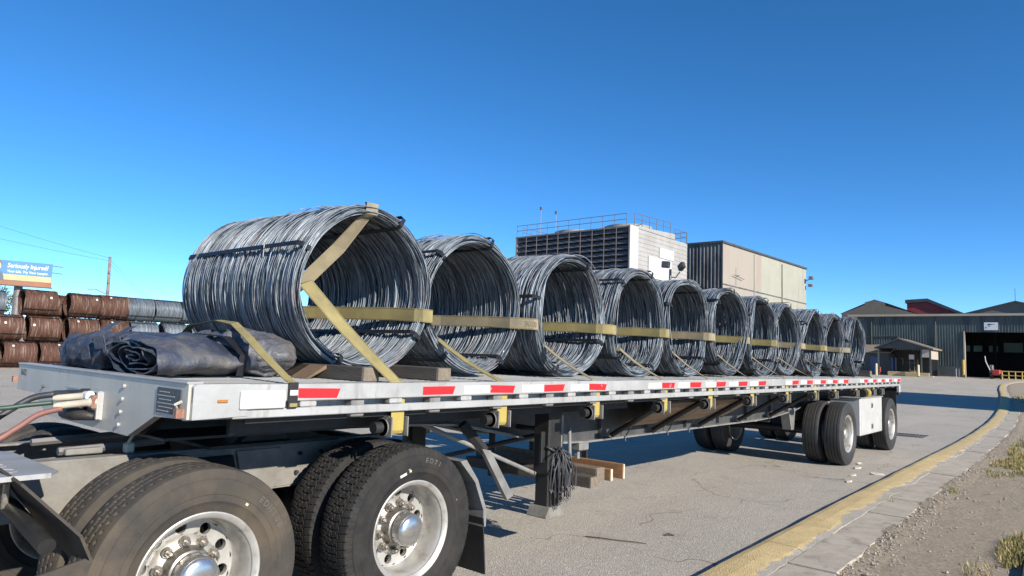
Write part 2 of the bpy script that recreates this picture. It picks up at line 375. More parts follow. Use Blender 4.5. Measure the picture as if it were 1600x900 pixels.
# ================================================================== SETTING
rnd = random.Random(7)
def gz(y):
    t = min(max((y - 16) / 64, 0), 1); return t * t * (1.6 - .6 * t)
ys = [-300, -100, -40, -10, 0, 5, 10, 16] + [16 + 2 * i for i in range(1, 33)] + [90, 120, 200, 400, 900]
xs = [-900, -300, -120, -60, -30, -15, -8, -4, 0, 4, 8, 15, 30, 60, 120, 300, 900]
mb = MB(); mb.add([(x, y, gz(y)) for y in ys for x in xs], [(j * len(xs) + i, j * len(xs) + i + 1, (j + 1) * len(xs) + i + 1, (j + 1) * len(xs) + i) for j in range(len(ys) - 1) for i in range(len(xs) - 1)])
tag(mb.build('road', MT['asphalt'], smooth=True), kind='structure')

def spline(pts, step):
    """Catmull-Rom through pts (2D), resampled about every step metres"""
    P = [np.array(q, float) for q in pts]; P = [2 * P[0] - P[1]] + P + [2 * P[-1] - P[-2]]; out = []
    for i in range(1, len(P) - 2):
        n = max(2, int(np.linalg.norm(P[i + 1] - P[i]) / step))
        for k in range(n):
            t = k / n; out.append(.5 * ((2 * P[i]) + (-P[i - 1] + P[i + 1]) * t + (2 * P[i - 1] - 5 * P[i] + 4 * P[i + 1] - P[i + 2]) * t * t + (-P[i - 1] + 3 * P[i] - 3 * P[i + 1] + P[i + 2]) * t ** 3))
    out.append(P[-2]); return out
KP = [(1.0, -8), (.96, -3), (.9, 1.5), (.87, 3.64), (.84, 5.2), (.81, 6.9), (.76, 10.5), (.68, 17.4), (.42, 25.0), (-.08, 32.9), (-1.1, 44.9), (-2.2, 56), (-2.75, 64), (-2.6, 69.5), (-1.8, 73), (-.2, 75), (3, 75.8), (12, 76), (40, 76)]
K = spline(KP, .15)
KN = []
for i in range(len(K)):
    d = K[min(i + 1, len(K) - 1)] - K[max(i - 1, 0)]; d /= np.linalg.norm(d); KN.append(np.array((d[1], -d[0])))
KW = .36
kerb_root = bpy.data.objects.new('kerb', None); COL.objects.link(kerb_root); tag(kerb_root, kind='structure')
slab_root = bpy.data.objects.new('footway_edge', None); COL.objects.link(slab_root); tag(slab_root, kind='structure')
prof = [(0.0, -.05, 0), (0.0, .048, 0), (.016, .064, .05), (.07, .070, .2), (.18, .067, .5), (.28, .058, .78), (KW, .042, 1.0), (KW + .005, -.05, 1.0)]
i0 = 0; seglen = 21
while i0 < len(K) - 1:
    i1 = min(i0 + seglen, len(K) - 1)
    vs = []; ac = []
    for i in range(i0, i1 + 1):
        sh = .006 if i == i0 else (-.006 if i == i1 else 0)
        tdir = np.array((-KN[i][1], KN[i][0]))
        wob = .012 * mnoise.noise(Vector((K[i][1] * 1.3, 2.0, 0)))
        for q, (a, h, c) in enumerate(prof):
            jag = (.03 * mnoise.noise(Vector((K[i][1] * 2.1, q * 1.7, 5))) + .022 * mnoise.noise(Vector((K[i][1] * 9.1, q * 2.7, 5)))) if q >= 5 else 0
            P = K[i] + KN[i] * (a + wob + jag) + tdir * sh; vs.append((P[0], P[1], gz(P[1]) + h + ((.006 * mnoise.noise(Vector((P[1] * 2.2, q * .8, 1))) + (.012 * mnoise.noise(Vector((P[1] * 7, q * 2.8, 1))) if q > 4 else 0)) if q > 0 else 0))); ac.append(c)
    n = len(prof); m = i1 - i0 + 1
    fs = [(i * n + k, i * n + k + 1, (i + 1) * n + k + 1, (i + 1) * n + k) for i in range(m - 1) for k in range(n - 1)]
    fs += [tuple(range(n)), tuple(range((m - 1) * n, m * n))[::-1]]
    b = MB().add(vs, fs); o = b.build('kerb_stone', MT['kerb'], kerb_root, fixn=True)
    at = o.data.attributes.new('across', 'FLOAT', 'POINT'); at.data.foreach_set('value', ac)
    i0 = i1
# concrete strip behind the kerb, in slabs
i0 = 0; c = 0
while K[i0][1] < 30:
    i1 = i0 + 9
    w = .38 if K[i0][1] < 14 else .34
    q = []
    for i in range(i0, i1 + 1):
        td = np.array((-KN[i][1], KN[i][0])) * (.007 if i == i0 else -.007 if i == i1 else 0)
        for a, h in ((KW + .008, -.05), (KW + .008, .038), (KW + w - .012 + .02 * mnoise.noise(Vector((i * .31, 0, 3))) + .016 * mnoise.noise(Vector((i * 1.3, 0, 3))), .034 + .01 * mnoise.noise(Vector((i * 1.1, 4, 3)))), (KW + w + .02 * mnoise.noise(Vector((i * .31, 0, 3))) + .02 * mnoise.noise(Vector((i * 1.7, 0, 3))), .018), (KW + w + .01, -.05)):
            P = K[i] + KN[i] * a + td; q.append((P[0], P[1], gz(P[1]) + h + .006 * math.sin(c * 2.3)))
    fs = [(i * 5 + k, i * 5 + k + 1, i * 5 + 6 + k, i * 5 + 5 + k) for i in range(9) for k in range(4)] + [(0, 1, 2, 3, 4), (49, 48, 47, 46, 45)]
    MB().add(q, fs).build('concrete_slab', MT['concrete'], slab_root, fixn=True); i0 = i1; c += 1
# verge: gravel sheet right of the kerb
def vz(x, y):
    return gz(y) + .020 + .016 * mnoise.noise(Vector((x * .9, y * .9, 0))) + .012 * mnoise.noise(Vector((x * 5, y * 5, 2))) + .005 * mnoise.noise(Vector((x * 17, y * 17, 4)))
Ki = [i for i in range(0, len(K)) if K[i][1] < 74 and (i < 2 or K[i][1] > K[i - 1][1])]
offs = [KW - .02, .5, .62] + [.74 + .06 * i for i in range(14)] + [1.6 + .1 * i for i in range(12)] + [3.2, 4, 6, 10, 20, 45]
fine = []
for a, b in zip(Ki[:-1], Ki[1:]):
    nsub = 2 if K[a][1] < 12 else 1
    for k in range(nsub): fine.append((K[a] + (K[b] - K[a]) * k / nsub, KN[a]))
vs = []
for P, nrm in fine:
    for a in offs:
        x, y = P[0] + a, P[1]; vs.append((x, y, vz(x, y) - (.05 if a < .4 else 0) + (.016 * math.exp(-((a - .78) / .09) ** 2) * (1 + mnoise.noise(Vector((x * 8, y * 8, 7)))) if y < 30 else 0)))
n = len(offs)
MBv = MB().add(vs, [(i * n + k, i * n + k + 1, (i + 1) * n + k + 1, (i + 1) * n + k) for i in range(len(fine) - 1) for k in range(n - 1)])
tag(MBv.build('gravel_verge', MT['gravel'], smooth=True), kind='structure')
# dark asphalt path edge at the far right
mb = MB(); mb.prism([(2.72, 4.2), (3.9, 3.5), (5.5, 8.5), (2.95, 7.4), (2.62, 6.2)], 2, .02, .06)
tag(mb.build('path', MT['asphalt_dark'], fixn=True), kind='structure')
# loose stones along the slab edge (nobody could count them)
ico_v = [(0, 0, 1), (.9, 0, .1), (0, .9, .1), (-.9, 0, .1), (0, -.9, .1), (0, 0, -1)]
ico_f = [(0, 1, 2), (0, 2, 3), (0, 3, 4), (0, 4, 1), (5, 2, 1), (5, 3, 2), (5, 4, 3), (5, 1, 4)]
mb = MB(); edge = [P for P, _ in fine if P[1] < 22]
for k in range(9000):
    P = edge[rnd.randrange(len(edge))]
    a = KW + .37 + (abs(rnd.gauss(0, .14)) if rnd.random() < .5 else rnd.random() ** 1.5 * 1.6)
    x, y = P[0] + a, P[1] + rnd.uniform(-.25, .25)
    r = rnd.uniform(.004, .011) if rnd.random() < .85 else rnd.uniform(.011, .022)
    an = rnd.uniform(0, 6.3); sx, sy, sz = r * rnd.uniform(.7, 1.4), r * rnd.uniform(.7, 1.2), r * rnd.uniform(.4, .8)
    z = vz(x, y) + sz * .4 + (.016 if a < KW + .55 else 0)
    mb.add([(x + (vx * math.cos(an) - vy * math.sin(an)) * sx, y + (vx * math.sin(an) + vy * math.cos(an)) * sy, z + v3 * sz) for vx, vy, v3 in ico_v], ico_f)
tag(mb.build('loose_gravel', MT['pebble']), 'loose pale pebbles scattered along the edge of the concrete strip', 'gravel', kind='stuff')
# dry grass
mb = MB()
def blade(x, y, h, w, lean, an):
    z = vz(x, y) - .005; dx, dy = math.cos(an), math.sin(an); lx, ly = math.cos(an + 1.4) * lean, math.sin(an + 1.4) * lean
    mb.add([(x - dx * w, y - dy * w, z), (x + dx * w, y + dy * w, z), (x + lx * .5 + dx * w * .7, y + ly * .5 + dy * w * .7, z + h * .6), (x + lx * .5 - dx * w * .7, y + ly * .5 - dy * w * .7, z + h * .6), (x + lx, y + ly, z + h * .95)], [(0, 1, 2, 3), (3, 2, 4)])
patches = [(2.85, 14.6, 1.12, 3.3, 9500, .06), (4.5, 19, 2.6, 6, 2600, .1), (2.66, 8.3, .24, 1.5, 1500, .055), (2.56, 6.35, .15, .75, 1300, .06), (2.45, 5.2, .2, .4, 260, .05), (2.0, 4.55, .28, .16, 260, .05), (1.66, 9.3, .05, .1, 40, .09), (1.22, 7.9, .04, .08, 14, .06), (1.95, 13.2, .3, 2.0, 1300, .05), (2.0, 17.5, .4, 3, 1800, .07), (3.4, 28, 2, 7, 2600, .1), (2.5, 45, 3, 10, 1800, .12), (3.5, 9.5, .5, 1.5, 900, .07)]
for (cx, cy, rx, ry, n, h) in patches:
    for k in range(n):
        r = math.sqrt(rnd.random()); an = rnd.uniform(0, 6.3); x, y = cx + rx * r * math.cos(an), cy + ry * r * math.sin(an)
        if mnoise.noise(Vector((x * 2.2, y * 1.4, 9))) < -.22 and n > 100: continue
        blade(x, y, h * rnd.uniform(.35, 1.3), .0035 + .0012 * (cy > 11) * (cy - 8) / 3, h * rnd.uniform(.1, .9), rnd.uniform(0, 6.3))
tag(mb.build('dry_grass', MT['grass_dry']), 'yellowing dry grass tufts on the gravel verge', 'grass', kind='stuff')
# litter on the road
for k, (x, y, w, l, lab) in enumerate(((.15, 10.72, .09, .06, 'pale scrap nearest the twin wheels on the road'), (.52, 10.3, .20, .05, 'longest cream paper scrap lying close to the yellow kerb'), (.30, 9.87, .07, .05, 'small pale scrap on the road halfway to the kerb'), (.42, 9.2, .06, .05, 'small white scrap nearest the camera beside the kerb'), (.05, 11.3, .10, .05, 'white chip on the road farthest from the kerb'))):
    vs = [(x + w * .5 * math.cos(a) * (1 + .3 * math.sin(k + 3 * a)), y + l * 2.2 * math.sin(a), .006 + .012 * (i % 2)) for i, a in enumerate([j * PI / 4 for j in range(8)])]
    b = MB().add(vs + [(q[0], q[1], q[2] - .004) for q in vs], [tuple(range(8)), tuple(range(8, 16))[::-1]] + [(i, 8 + i, 8 + (i + 1) % 8, (i + 1) % 8) for i in range(8)])
    tag(b.build('paper_scrap', MT['litter'], fixn=True), lab, 'litter', 'scraps on the road by the kerb')
b = MB().tube([(-.42, 3.86, .008), (-.3, 3.9, .012), (-.15, 3.96, .009), (.0, 4.02, .012), (.09, 4.06, .008)], [.005, .005, .004, .004, .003], 6)
tag(b.build('twig', MT['twig']), 'thin dark twig lying on the road left of the yellow kerb', 'twig')
b = MB().tube([(.06, 4.46, .008), (.08, 4.49, .016), (.12, 4.52, .008)], [.008, .012, .006], 6)
tag(b.build('dead_leaf', MT['twig']), 'small curled dark leaf on the road near the kerb', 'leaf')
# drain grate
g = thing('drain_grate', 'dark iron drain grate in the road beyond the trailer wheels', 'grate', (-.45, 17.8, gz(17.8)))
MB().bb(-.8, -.1, 17.45, 17.5, gz(17.8) - .02, gz(17.8) + .012).bb(-.8, -.1, 18.15, 18.2, gz(17.8) - .02, gz(17.8) + .012).build('frame', MT['frame_black'], g)
for i in range(9): MB().bb(-.79 + i * .08, -.755 + i * .08, 17.5, 18.15, gz(17.8) - .02, gz(17.8) + .010).build('bar', MT['frame_black'], g)

# ------------------------------------------------------------------ corrugated sheet helper
def corrugated(mb, along, fixed, a0, a1, z0, z1, period, depth, sign, ztop=None):
    """trapezoid ribs. along 0: runs in X at y=fixed; 1: runs in Y at x=fixed. sign: outward direction. ztop(a) overrides z1"""
    pts = []; a = a0; 
    while a < a1:
        for f, d in ((0, 0), (.42, 0), (.55, 1), (.87, 1)):
            q = a + f * period
            if q < a1: pts.append((q, d * depth * sign))
        a += period
    pts.append((a1, 0)); n = len(pts); vs = []
    for q, d in pts:
        zt = ztop(q) if ztop else z1
        for z in (z0, zt): vs.append((q, fixed + d, z) if along == 0 else (fixed + d, q, z))
    mb.add(vs, [(2 * i, 2 * i + 2, 2 * i + 3, 2 * i + 1) for i in range(n - 1)]); return mb

# ------------------------------------------------------------------ cooling tower
T = thing('cooling_tower', 'tall white cooling tower with dark louvred front and roof railings', 'cooling tower', (-34, 56, gz(56)))
zb, zt = gz(56), 13.05
x0, x1, y0, y1 = -40.3, -27.6, 50.0, 60.9
MB().bb(x0 + .15, x1 - .1, y0 + 1.3, y1, zb, zt - .15).build('core', MT['interior_dark'], T)
# end wall with horizontal lap boards
nb = 32; hb = (zt - zb) / nb
for side, xx in ((1, x1), (-1, x0)):
    w = MB(); vs = []
    for k in range(nb):
        za, zc = zb + k * hb, zb + (k + 1) * hb - .012
        w.add([(xx + side * .055, y0, za), (xx + side * .055, y1, za), (xx + side * .03, y1, zc), (xx + side * .03, y0, zc), (xx - side * .09, y0, za), (xx - side * .09, y1, za), (xx - side * .09, y1, zc), (xx - side * .09, y0, zc)],
              [(0, 1, 2, 3), (4, 7, 6, 5), (0, 3, 7, 4), (1, 5, 6, 2), (3, 2, 6, 7), (0, 4, 5, 1)])
    w.build('end_wall', MT['tower_white'], T, fixn=True)
MB().prism([(y0 - .05, zt), (58.2, zt), (58.2, zt + .55), (y0 + .6, zt + .12), (y0 - .05, zt + .1)], 0, x1 - .12, x1 + .09).build('parapet', MT['tower_white'], T, fixn=True)
MB().bb(x1 + .08, x1 + .13, y0 - .1, y0 + 1.3, zb, zt + .08).build('corner_board', MT['patch_white'], T)
MB().bb(x1 + .085, x1 + .115, 53.2, 57.6, 8.9, 10.9).build('patch_panel', MT['patch_white'], T)
MB().bb(x1 + .085, x1 + .112, 55.2, 58.0, 10.95, 11.9).build('patch_panel', MT['patch_white'], T)
# louvre blades and mullions: 8 rows x 10 bays
NR, NBAY = 13, 10; rh = .50; bw = (x1 - x0) / NBAY
bl = MB().add([(0, 0, 0), (bw - .06, 0, 0), (bw - .06, .24, rh * .72), (0, .24, rh * .72), (0, .04, -.02), (bw - .06, .04, -.02), (bw - .06, .28, rh * .70), (0, .28, rh * .70)],
              [(0, 1, 2, 3), (4, 7, 6, 5), (0, 4, 5, 1), (2, 6, 7, 3), (0, 3, 7, 4), (1, 5, 6, 2)]).build('louvre', MT['louvre'], T, fixn=True)
bl.data.transform(Matrix.Translation(OFF['cooling_tower'])); first = True
for r in range(NR):
    for c in range(NBAY):
        o = bl if first else bl.copy()
        if not first: COL.objects.link(o); o.parent = T
        first = False
        o.location = (x0 + c * bw + .03 + 34, y0 - 56 - .05, zt - (r + 1) * rh - zb)
MB().bb(x0 + .05, x1 - .15, y0 + .1, y0 + .2, zb, zt - NR * rh).build('lower_panel', MT['louvre'], T)
for c in range(NBAY + 1):
    MB().bb(x0 + c * bw - .028, x0 + c * bw + .028, y0 - .12, y0 - .07, zb, zt).build('mullion', MT['rail_grey'], T)
MB().bb(x0 - .1, x1 - .13, y0 - .1, y1, zt - .1, zt + .04).build('fan_deck', MT['rail_grey'], T)
for cx in (-36.9, -31.0):
    MB().tube([(cx, 55.4, zt + .045), (cx, 55.4, zt + .35), (cx, 55.4, zt + .85), (cx, 55.4, zt + 1.0)], [2.5, 2.3, 2.25, 2.3], 40, cap=False).build('fan_stack', MT['tower_white'], T, smooth=True)
    MB().cyl((cx, 55.4, zt + .8), 2, 2.2, .1, 40).build('fan_cover', MT['rail_grey'], T)
# railing
def rail_run(pts, parent, h=1.1):
    for (a, b) in zip(pts[:-1], pts[1:]):
        a, b = Vector(a), Vector(b)
        for hh in (h, h * .55): MB().tube([a + Vector((0, 0, hh)), b + Vector((0, 0, hh))], .03, 5).build('handrail', MT['rail_grey'], parent)
        n = max(1, round((b - a).length / 1.27))
        for i in range(n + 1):
            q = a + (b - a) * i / n; MB().tube([q, q + Vector((0, 0, h))], .032, 5).build('post', MT['rail_grey'], parent)
rail_run([(x0, y0, zt + .04), (x1 - .3, y0, zt + .04)], T); rail_run([(x1 - .3, y0 + 1.3, zt + .3), (x1 - .3, 58, zt + .55)], T); rail_run([(x0, y0 + .9, zt + .04), (x0, y1, zt + .04)], T)
rail_run([(x0 + .8, y1, zt + .04), (x1, y1, zt + .04)], T); rail_run([(x1 - .02, 58.4, zt - .0), (x1 - .02, 60.8, zt - .0)], T)
for ax, h in ((-43.7, 18.0), (-41.6, 17.3)):
    b = MB().tube([(ax, 58, gz(58)), (ax, 58, h - .3)], [.07, .03], 6).bb(ax - .12, ax + .12, 57.9, 58.1, h - .3, h)
    tag(b.build('lightning_mast', MT['rail_grey']), 'thin mast with small head behind the cooling tower, %s of two' % ('left and taller' if ax < -43 else 'right and shorter'), 'mast', 'masts behind the cooling tower')

# ------------------------------------------------------------------ corrugated block
Bk = thing('corrugated_building', 'windowless block clad in faded pink and cream corrugated sheets', 'building', (-38, 84, 0.9))
bx1, by0, by1, bz = -27.96, 70.0, 98.2, 14.55
MB().bb(bx1 - 20, bx1 - .05, by0 + .05, by1 - .05, .8, bz - .1).build('core', MT['interior_dark'], Bk)
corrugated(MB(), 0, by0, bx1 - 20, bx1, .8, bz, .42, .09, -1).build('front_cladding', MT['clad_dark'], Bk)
zt_ = lambda y: bz + (y - by0) / (by1 - by0) * .35
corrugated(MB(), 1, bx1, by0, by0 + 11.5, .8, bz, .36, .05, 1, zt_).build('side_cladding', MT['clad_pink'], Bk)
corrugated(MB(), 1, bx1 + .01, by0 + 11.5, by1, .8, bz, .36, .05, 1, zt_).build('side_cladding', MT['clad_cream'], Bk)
MB().add([(bx1 - 20, by0 - .2, bz), (bx1 + .2, by0 - .2, bz), (bx1 + .2, by1, bz + .36), (bx1 - 20, by1, bz + .36), (bx1 - 20, by0 - .2, bz + .22), (bx1 + .2, by0 - .2, bz + .22), (bx1 + .2, by1, bz + .58), (bx1 - 20, by1, bz + .58)],
         [(3, 2, 1, 0), (4, 5, 6, 7), (0, 1, 5, 4), (1, 2, 6, 5), (2, 3, 7, 6), (3, 0, 4, 7)]).build('roof', MT['roof_dark'], Bk)
for yy in (79.0, 88.5): MB().tube([(bx1 + .13, yy, .9), (bx1 + .13, yy, bz - .1)], .07, 8).build('downpipe', MT['clad_cream'], Bk)
MB().bb(bx1 + .06, bx1 + .08, by0, by1, 10.0, 10.12).build('seam_flashing', MT['clad_dark'], Bk)
MB().bb(bx1, bx1 + .12, by0 - .1, by0 + .05, .8, bz).build('corner_trim', MT['roof_dark'], Bk)
MB().tube([(bx1 + .1, 73.6, 11.3), (bx1 + .5, 73.6, 11.3)], .05, 5).tube([(bx1 + .12, 73.6, 12.2), (bx1 + .12, 73.6, 10.2)], .04, 5).tube([(bx1 + .3, 72.5, 11.3), (bx1 + .3, 75.5, 11.05)], .04, 5).build('bracket', MT['rail_grey'], Bk)
fl = MB().tube([(bx1 + .1, 97.6, 13.2), (bx1 + .8, 97.6, 13.5)], .06, 6).box((bx1 + .9, 97.6, 13.6), (.5, .7, .4)).box((bx1 + .7, 97.9, 12.6), (.5, .6, .35)).build('floodlight', MT['rail_grey'], Bk)

# floodlights on a pole in front of the tower
P = thing('floodlight_pole', 'pole with two dark floodlights in front of the white tower wall', 'floodlight', (-19.5, 42, gz(42)))
MB().tube([(-19.5, 42, gz(42)), (-19.5, 42, 7.9)], [.12, .09], 10).tube([(-19.5, 42, 7.35), (-19.15, 42.1, 7.3), (-18.85, 42.15, 7.7)], .05, 6).build('pole', MT['rail_grey'], P, smooth=True, ang=40)
for (lx, lz, rz, ry) in ((-19.85, 8.25, .15, .1), (-18.65, 8.05, -.5, -.5)):
    R_ = Matrix.Rotation(rz, 3, 'Z') @ Matrix.Rotation(ry, 3, 'Y')
    MB().box((lx, 42, lz), (.56, .3, .46), R_, .04).build('lamp_head', MT['frame_black'], P)
    MB().box(tuple(Vector((lx, 42, lz)) + R_ @ Vector((0, -.16, 0))), (.46, .02, .36), R_).build('lens', MT['plate_dark'], P)
P2 = thing('yard_lamp', 'small yard lamp head poking up between the trailer coils', 'lamp', (-16.9, 42, gz(42)))
MB().tube([(-16.9, 42, gz(42)), (-16.9, 42, 6.1)], .07, 8).build('pole', MT['rail_grey'], P2)
MB().box((-17.05, 42, 6.35), (.3, .3, .3), None, .05).box((-16.7, 42, 6.3), (.34, .25, .22), Matrix.Rotation(.4, 3, 'Y'), .04).build('lamp_head', MT['frame_black'], P2)

# ------------------------------------------------------------------ mill building with the big door
Ml = thing('mill_building', 'long dark green corrugated mill shed with open truck door', 'building', (-2, 80, 1.0))
gx0, gx1, gy, ez = -17.6, 26.0, 80.0, 7.02
dx0, dx1, dz = -7.1, -1.9, 5.42
for a, b_, z0, z1 in ((gx0, dx0, 2.0, ez), (dx0, dx1, dz, ez), (dx1, gx1, 2.0, ez)):
    corrugated(MB(), 0, gy, a, b_, z0, z1, .24, .06, -1).build('cladding', MT['mill_green'], Ml)
for a, b_ in ((gx0, dx0 - .1), (dx1 + .1, gx1)): MB().bb(a, b_, gy - .10, gy + .1, .8, 2.0).build('base_panel', MT['mill_band'], Ml)
corrugated(MB(), 1, gx0, gy, gy + 30, .8, ez, .24, .06, -1).build('cladding', MT['mill_green'], Ml)
MB().bb(gx0 - .2, gx1, gy - .35, gy + .0, ez, ez + .22).build('fascia', MT['fascia'], Ml)
MB().add([(gx0 - .2, gy - .3, ez + .2), (gx1, gy - .3, ez + .2), (gx1, gy + 31, ez + .9), (gx0 - .2, gy + 31, ez + .9)], [(0, 1, 2, 3)]).build('roof', MT['roof_dark'], Ml)
MB().bb(dx0 - .12, dx0, gy - .14, gy + .3, .9, dz + .1).build('door_jamb', MT['fascia'], Ml)
MB().bb(dx1, dx1 + .12, gy - .14, gy + .3, .9, dz + .1).build('door_jamb', MT['fascia'], Ml)
for px_ in (-15.5, -9.6, 2.5): MB().tube([(px_, gy - .13, 1.0), (px_, gy - .13, ez - .1)], .06, 8).build('downpipe', MT['mill_band'], Ml)
# inside: side walls, back wall with translucent strips
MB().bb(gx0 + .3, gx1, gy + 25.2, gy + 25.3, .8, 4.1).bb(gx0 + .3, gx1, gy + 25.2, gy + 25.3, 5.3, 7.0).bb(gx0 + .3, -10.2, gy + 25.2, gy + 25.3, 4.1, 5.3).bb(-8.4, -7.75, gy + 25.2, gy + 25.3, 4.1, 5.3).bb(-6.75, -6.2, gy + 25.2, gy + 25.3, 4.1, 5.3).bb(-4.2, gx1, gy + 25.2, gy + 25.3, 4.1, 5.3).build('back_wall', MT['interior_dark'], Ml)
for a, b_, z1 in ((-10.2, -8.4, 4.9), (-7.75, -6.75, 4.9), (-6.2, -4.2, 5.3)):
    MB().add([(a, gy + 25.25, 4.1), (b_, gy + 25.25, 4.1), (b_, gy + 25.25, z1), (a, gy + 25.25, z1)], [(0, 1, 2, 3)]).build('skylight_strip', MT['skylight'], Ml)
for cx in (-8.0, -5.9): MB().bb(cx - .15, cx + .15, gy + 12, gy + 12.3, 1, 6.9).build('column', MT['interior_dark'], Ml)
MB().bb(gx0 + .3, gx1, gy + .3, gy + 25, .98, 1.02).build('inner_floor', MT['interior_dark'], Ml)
sg = MB().bb(-5.48, -4.36, gy - .16, gy - .11, 5.63, 6.38).build('sign_board', MT['sign_white'], Ml)
for xa, xb, za, zc in ((-5.18, -4.98, 6.10, 6.24), (-4.96, -4.86, 6.13, 6.22), (-4.84, -4.62, 6.16, 6.20), (-5.14, -5.0, 5.96, 6.01)): MB().bb(xa, xb, gy - .17, gy - .165, za, zc).build('worn_mark', MT['sign_blue'], sg)
MB().bb(-5.36, -5.26, gy - .17, gy - .165, 5.8, 5.92).build('emblem', MT['sign_blue'], sg)
MB().tube([(-16.9, gy - .12, 4.9), (-13.0, gy - .12, 4.95), (-12.9, gy - .12, 4.3)], .05, 6).build('wall_pipe', MT['mill_band'], Ml)
# lean-to with blue door at the left end
Ln = thing('door_shelter', 'small lean-to over a blue door left of the gabled canopy', 'shelter', (-14.8, 78, 1.0))
MB().bb(-16.4, -13.2, 77, 79.85, .9, 3.1).build('wall', MT['mill_band'], Ln)
MB().add([(-16.6, 76.5, 3.1), (-13.0, 76.5, 3.1), (-13.0, 79.9, 3.95), (-16.6, 79.9, 3.95), (-16.6, 76.5, 3.2), (-13.0, 76.5, 3.2), (-13.0, 79.9, 4.05), (-16.6, 79.9, 4.05)], [(3, 2, 1, 0), (4, 5, 6, 7), (0, 1, 5, 4), (1, 2, 6, 5), (2, 3, 7, 6), (3, 0, 4, 7)]).build('roof', MT['gable_tan'], Ln)
d_ = MB().bb(-15.0, -14.2, 76.93, 76.99, .95, 2.75).build('door', MT['blue_door'], Ln)
MB().bb(-14.32, -14.27, 76.9, 76.93, 1.75, 1.9).build('handle', MT['rail_grey'], d_)
# roofs behind
G1 = thing('gabled_mill_hall', 'tan gabled hall with raised ridge and red roof behind the shed', 'building', (-21, 112, 1))
MB().prism([(-26.5, 1), (-26.5, 9.5), (-23.3, 10.75), (-23.3, 11.15), (-22.0, 11.5), (-20.6, 11.05), (-20.6, 10.6), (-16.0, 9.2), (-16.0, 1)], 1, 110, 110.3).build('gable_wall', MT['gable_tan'], G1)
MB().add([(-22.0, 110, 11.55), (-20.4, 110, 11.0), (-15.8, 110, 9.15), (-15.8, 150, 9.15), (-20.4, 150, 11.0), (-22, 150, 11.55)], [(0, 1, 4, 5), (1, 2, 3, 4)]).build('roof', MT['roof_dark'], G1)
MB().add([(-22.0, 110, 11.55), (-26.7, 110, 9.5), (-26.7, 150, 9.5), (-22, 150, 11.55)], [(0, 1, 2, 3)]).build('roof', MT['roof_dark'], G1)
G2 = thing('red_monitor_roof', 'red clad roof monitor with dark ridge between the two tan gables', 'roof', (-17, 125, 1))
MB().prism([(-20.4, 8), (-20.4, 12.0), (-17.6, 12.2), (-12.6, 9.8), (-12.6, 8)], 1, 124, 140).build('wall', MT['red_roof'], G2)
MB().prism([(-20.6, 12.05), (-17.6, 12.25), (-12.4, 9.8), (-12.4, 10.25), (-17.5, 12.75), (-20.6, 12.6)], 1, 123.7, 140.2).build('ridge_cap', MT['roof_dark'], G2)
G3 = thing('wide_gabled_hall', 'wide tan gable end rising behind the right part of the shed', 'building', (-4, 112, 1))
MB().prism([(-12.2, 1), (-12.2, 8.95), (-5.2, 10.85), (3.5, 8.6), (3.5, 1)], 1, 110, 110.3).build('gable_wall', MT['gable_tan'], G3)
MB().add([(-12.6, 109.6, 8.9), (-5.2, 109.6, 10.95), (3.9, 109.6, 8.55), (3.9, 150, 8.55), (-5.2, 150, 10.95), (-12.6, 150, 8.9)], [(0, 1, 4, 5), (1, 2, 3, 4)]).build('roof', MT['roof_dark'], G3)
MB().tube([(-5.2, 110, 10.9), (-5.2, 110, 12.6)], .04, 5).build('mast', MT['rail_grey'], G3)

# gabled canopy in front of the mill
Cn = thing('gabled_canopy', 'open dark canopy with low gable roof in front of the mill', 'canopy', (-11.5, 76, gz(76)))
cz = gz(76)
MB().prism([(-13.9, 3.55), (-11.9, 4.42), (-9.2, 3.55)], 1, 75, 75.12).build('gable_panel', MT['mill_band'], Cn)
for a, b_ in (((-14.1, 3.5), (-11.9, 4.46)), ((-11.9, 4.46), (-9.0, 3.5))):
    MB().add([(a[0], 74.7, a[1]), (b_[0], 74.7, b_[1]), (b_[0], 79.6, b_[1]), (a[0], 79.6, a[1]), (a[0], 74.7, a[1] + .12), (b_[0], 74.7, b_[1] + .12), (b_[0], 79.6, b_[1] + .12), (a[0], 79.6, a[1] + .12)], [(3, 2, 1, 0), (4, 5, 6, 7), (0, 1, 5, 4), (1, 2, 6, 5), (2, 3, 7, 6), (3, 0, 4, 7)]).build('roof', MT['gable_tan'] if a[0] > -12 else MT['roof_dark'], Cn)
for px_, py_ in ((-13.8, 75.05), (-10.05, 75.05), (-9.3, 75.05), (-9.3, 79), (-13.8, 79)): MB().bb(px_ - .06, px_ + .06, py_ - .06, py_ + .06, cz - .05, 3.55).build('post', MT['mill_green'], Cn)
MB().bb(-10.0, -9.35, 75.0, 75.06, 2.75, 3.5).build('side_panel', MT['fascia'], Cn)
MB().bb(-9.32, -9.26, 75.1, 79.0, 2.6, 3.5).build('side_panel', MT['fascia'], Cn)
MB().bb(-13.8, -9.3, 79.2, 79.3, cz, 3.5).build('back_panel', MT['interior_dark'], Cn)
for k, (a, b_, yy, h, lab) in enumerate(((-12.9, -10.3, 74.6, .42, 'long tan timber barrier at the foot of the canopy'), (-10.25, -9.4, 74.9, .38, 'short tan timber block right of the long canopy barrier'))):
    tag(MB().bb(a, b_, yy, yy + .35, gz(yy) - .02, gz(yy) + h, .02).build('timber_barrier', MT['timber_tan']), lab, 'barrier', 'timber barriers at the canopy')
tag(MB().bb(-10.1, -8.9, 74.0, 74.25, gz(74) - .01, gz(74) + .12, .02).build('wheel_stop', MT['cream']), 'low pale wheel stop lying right of the canopy bollard', 'wheel stop')
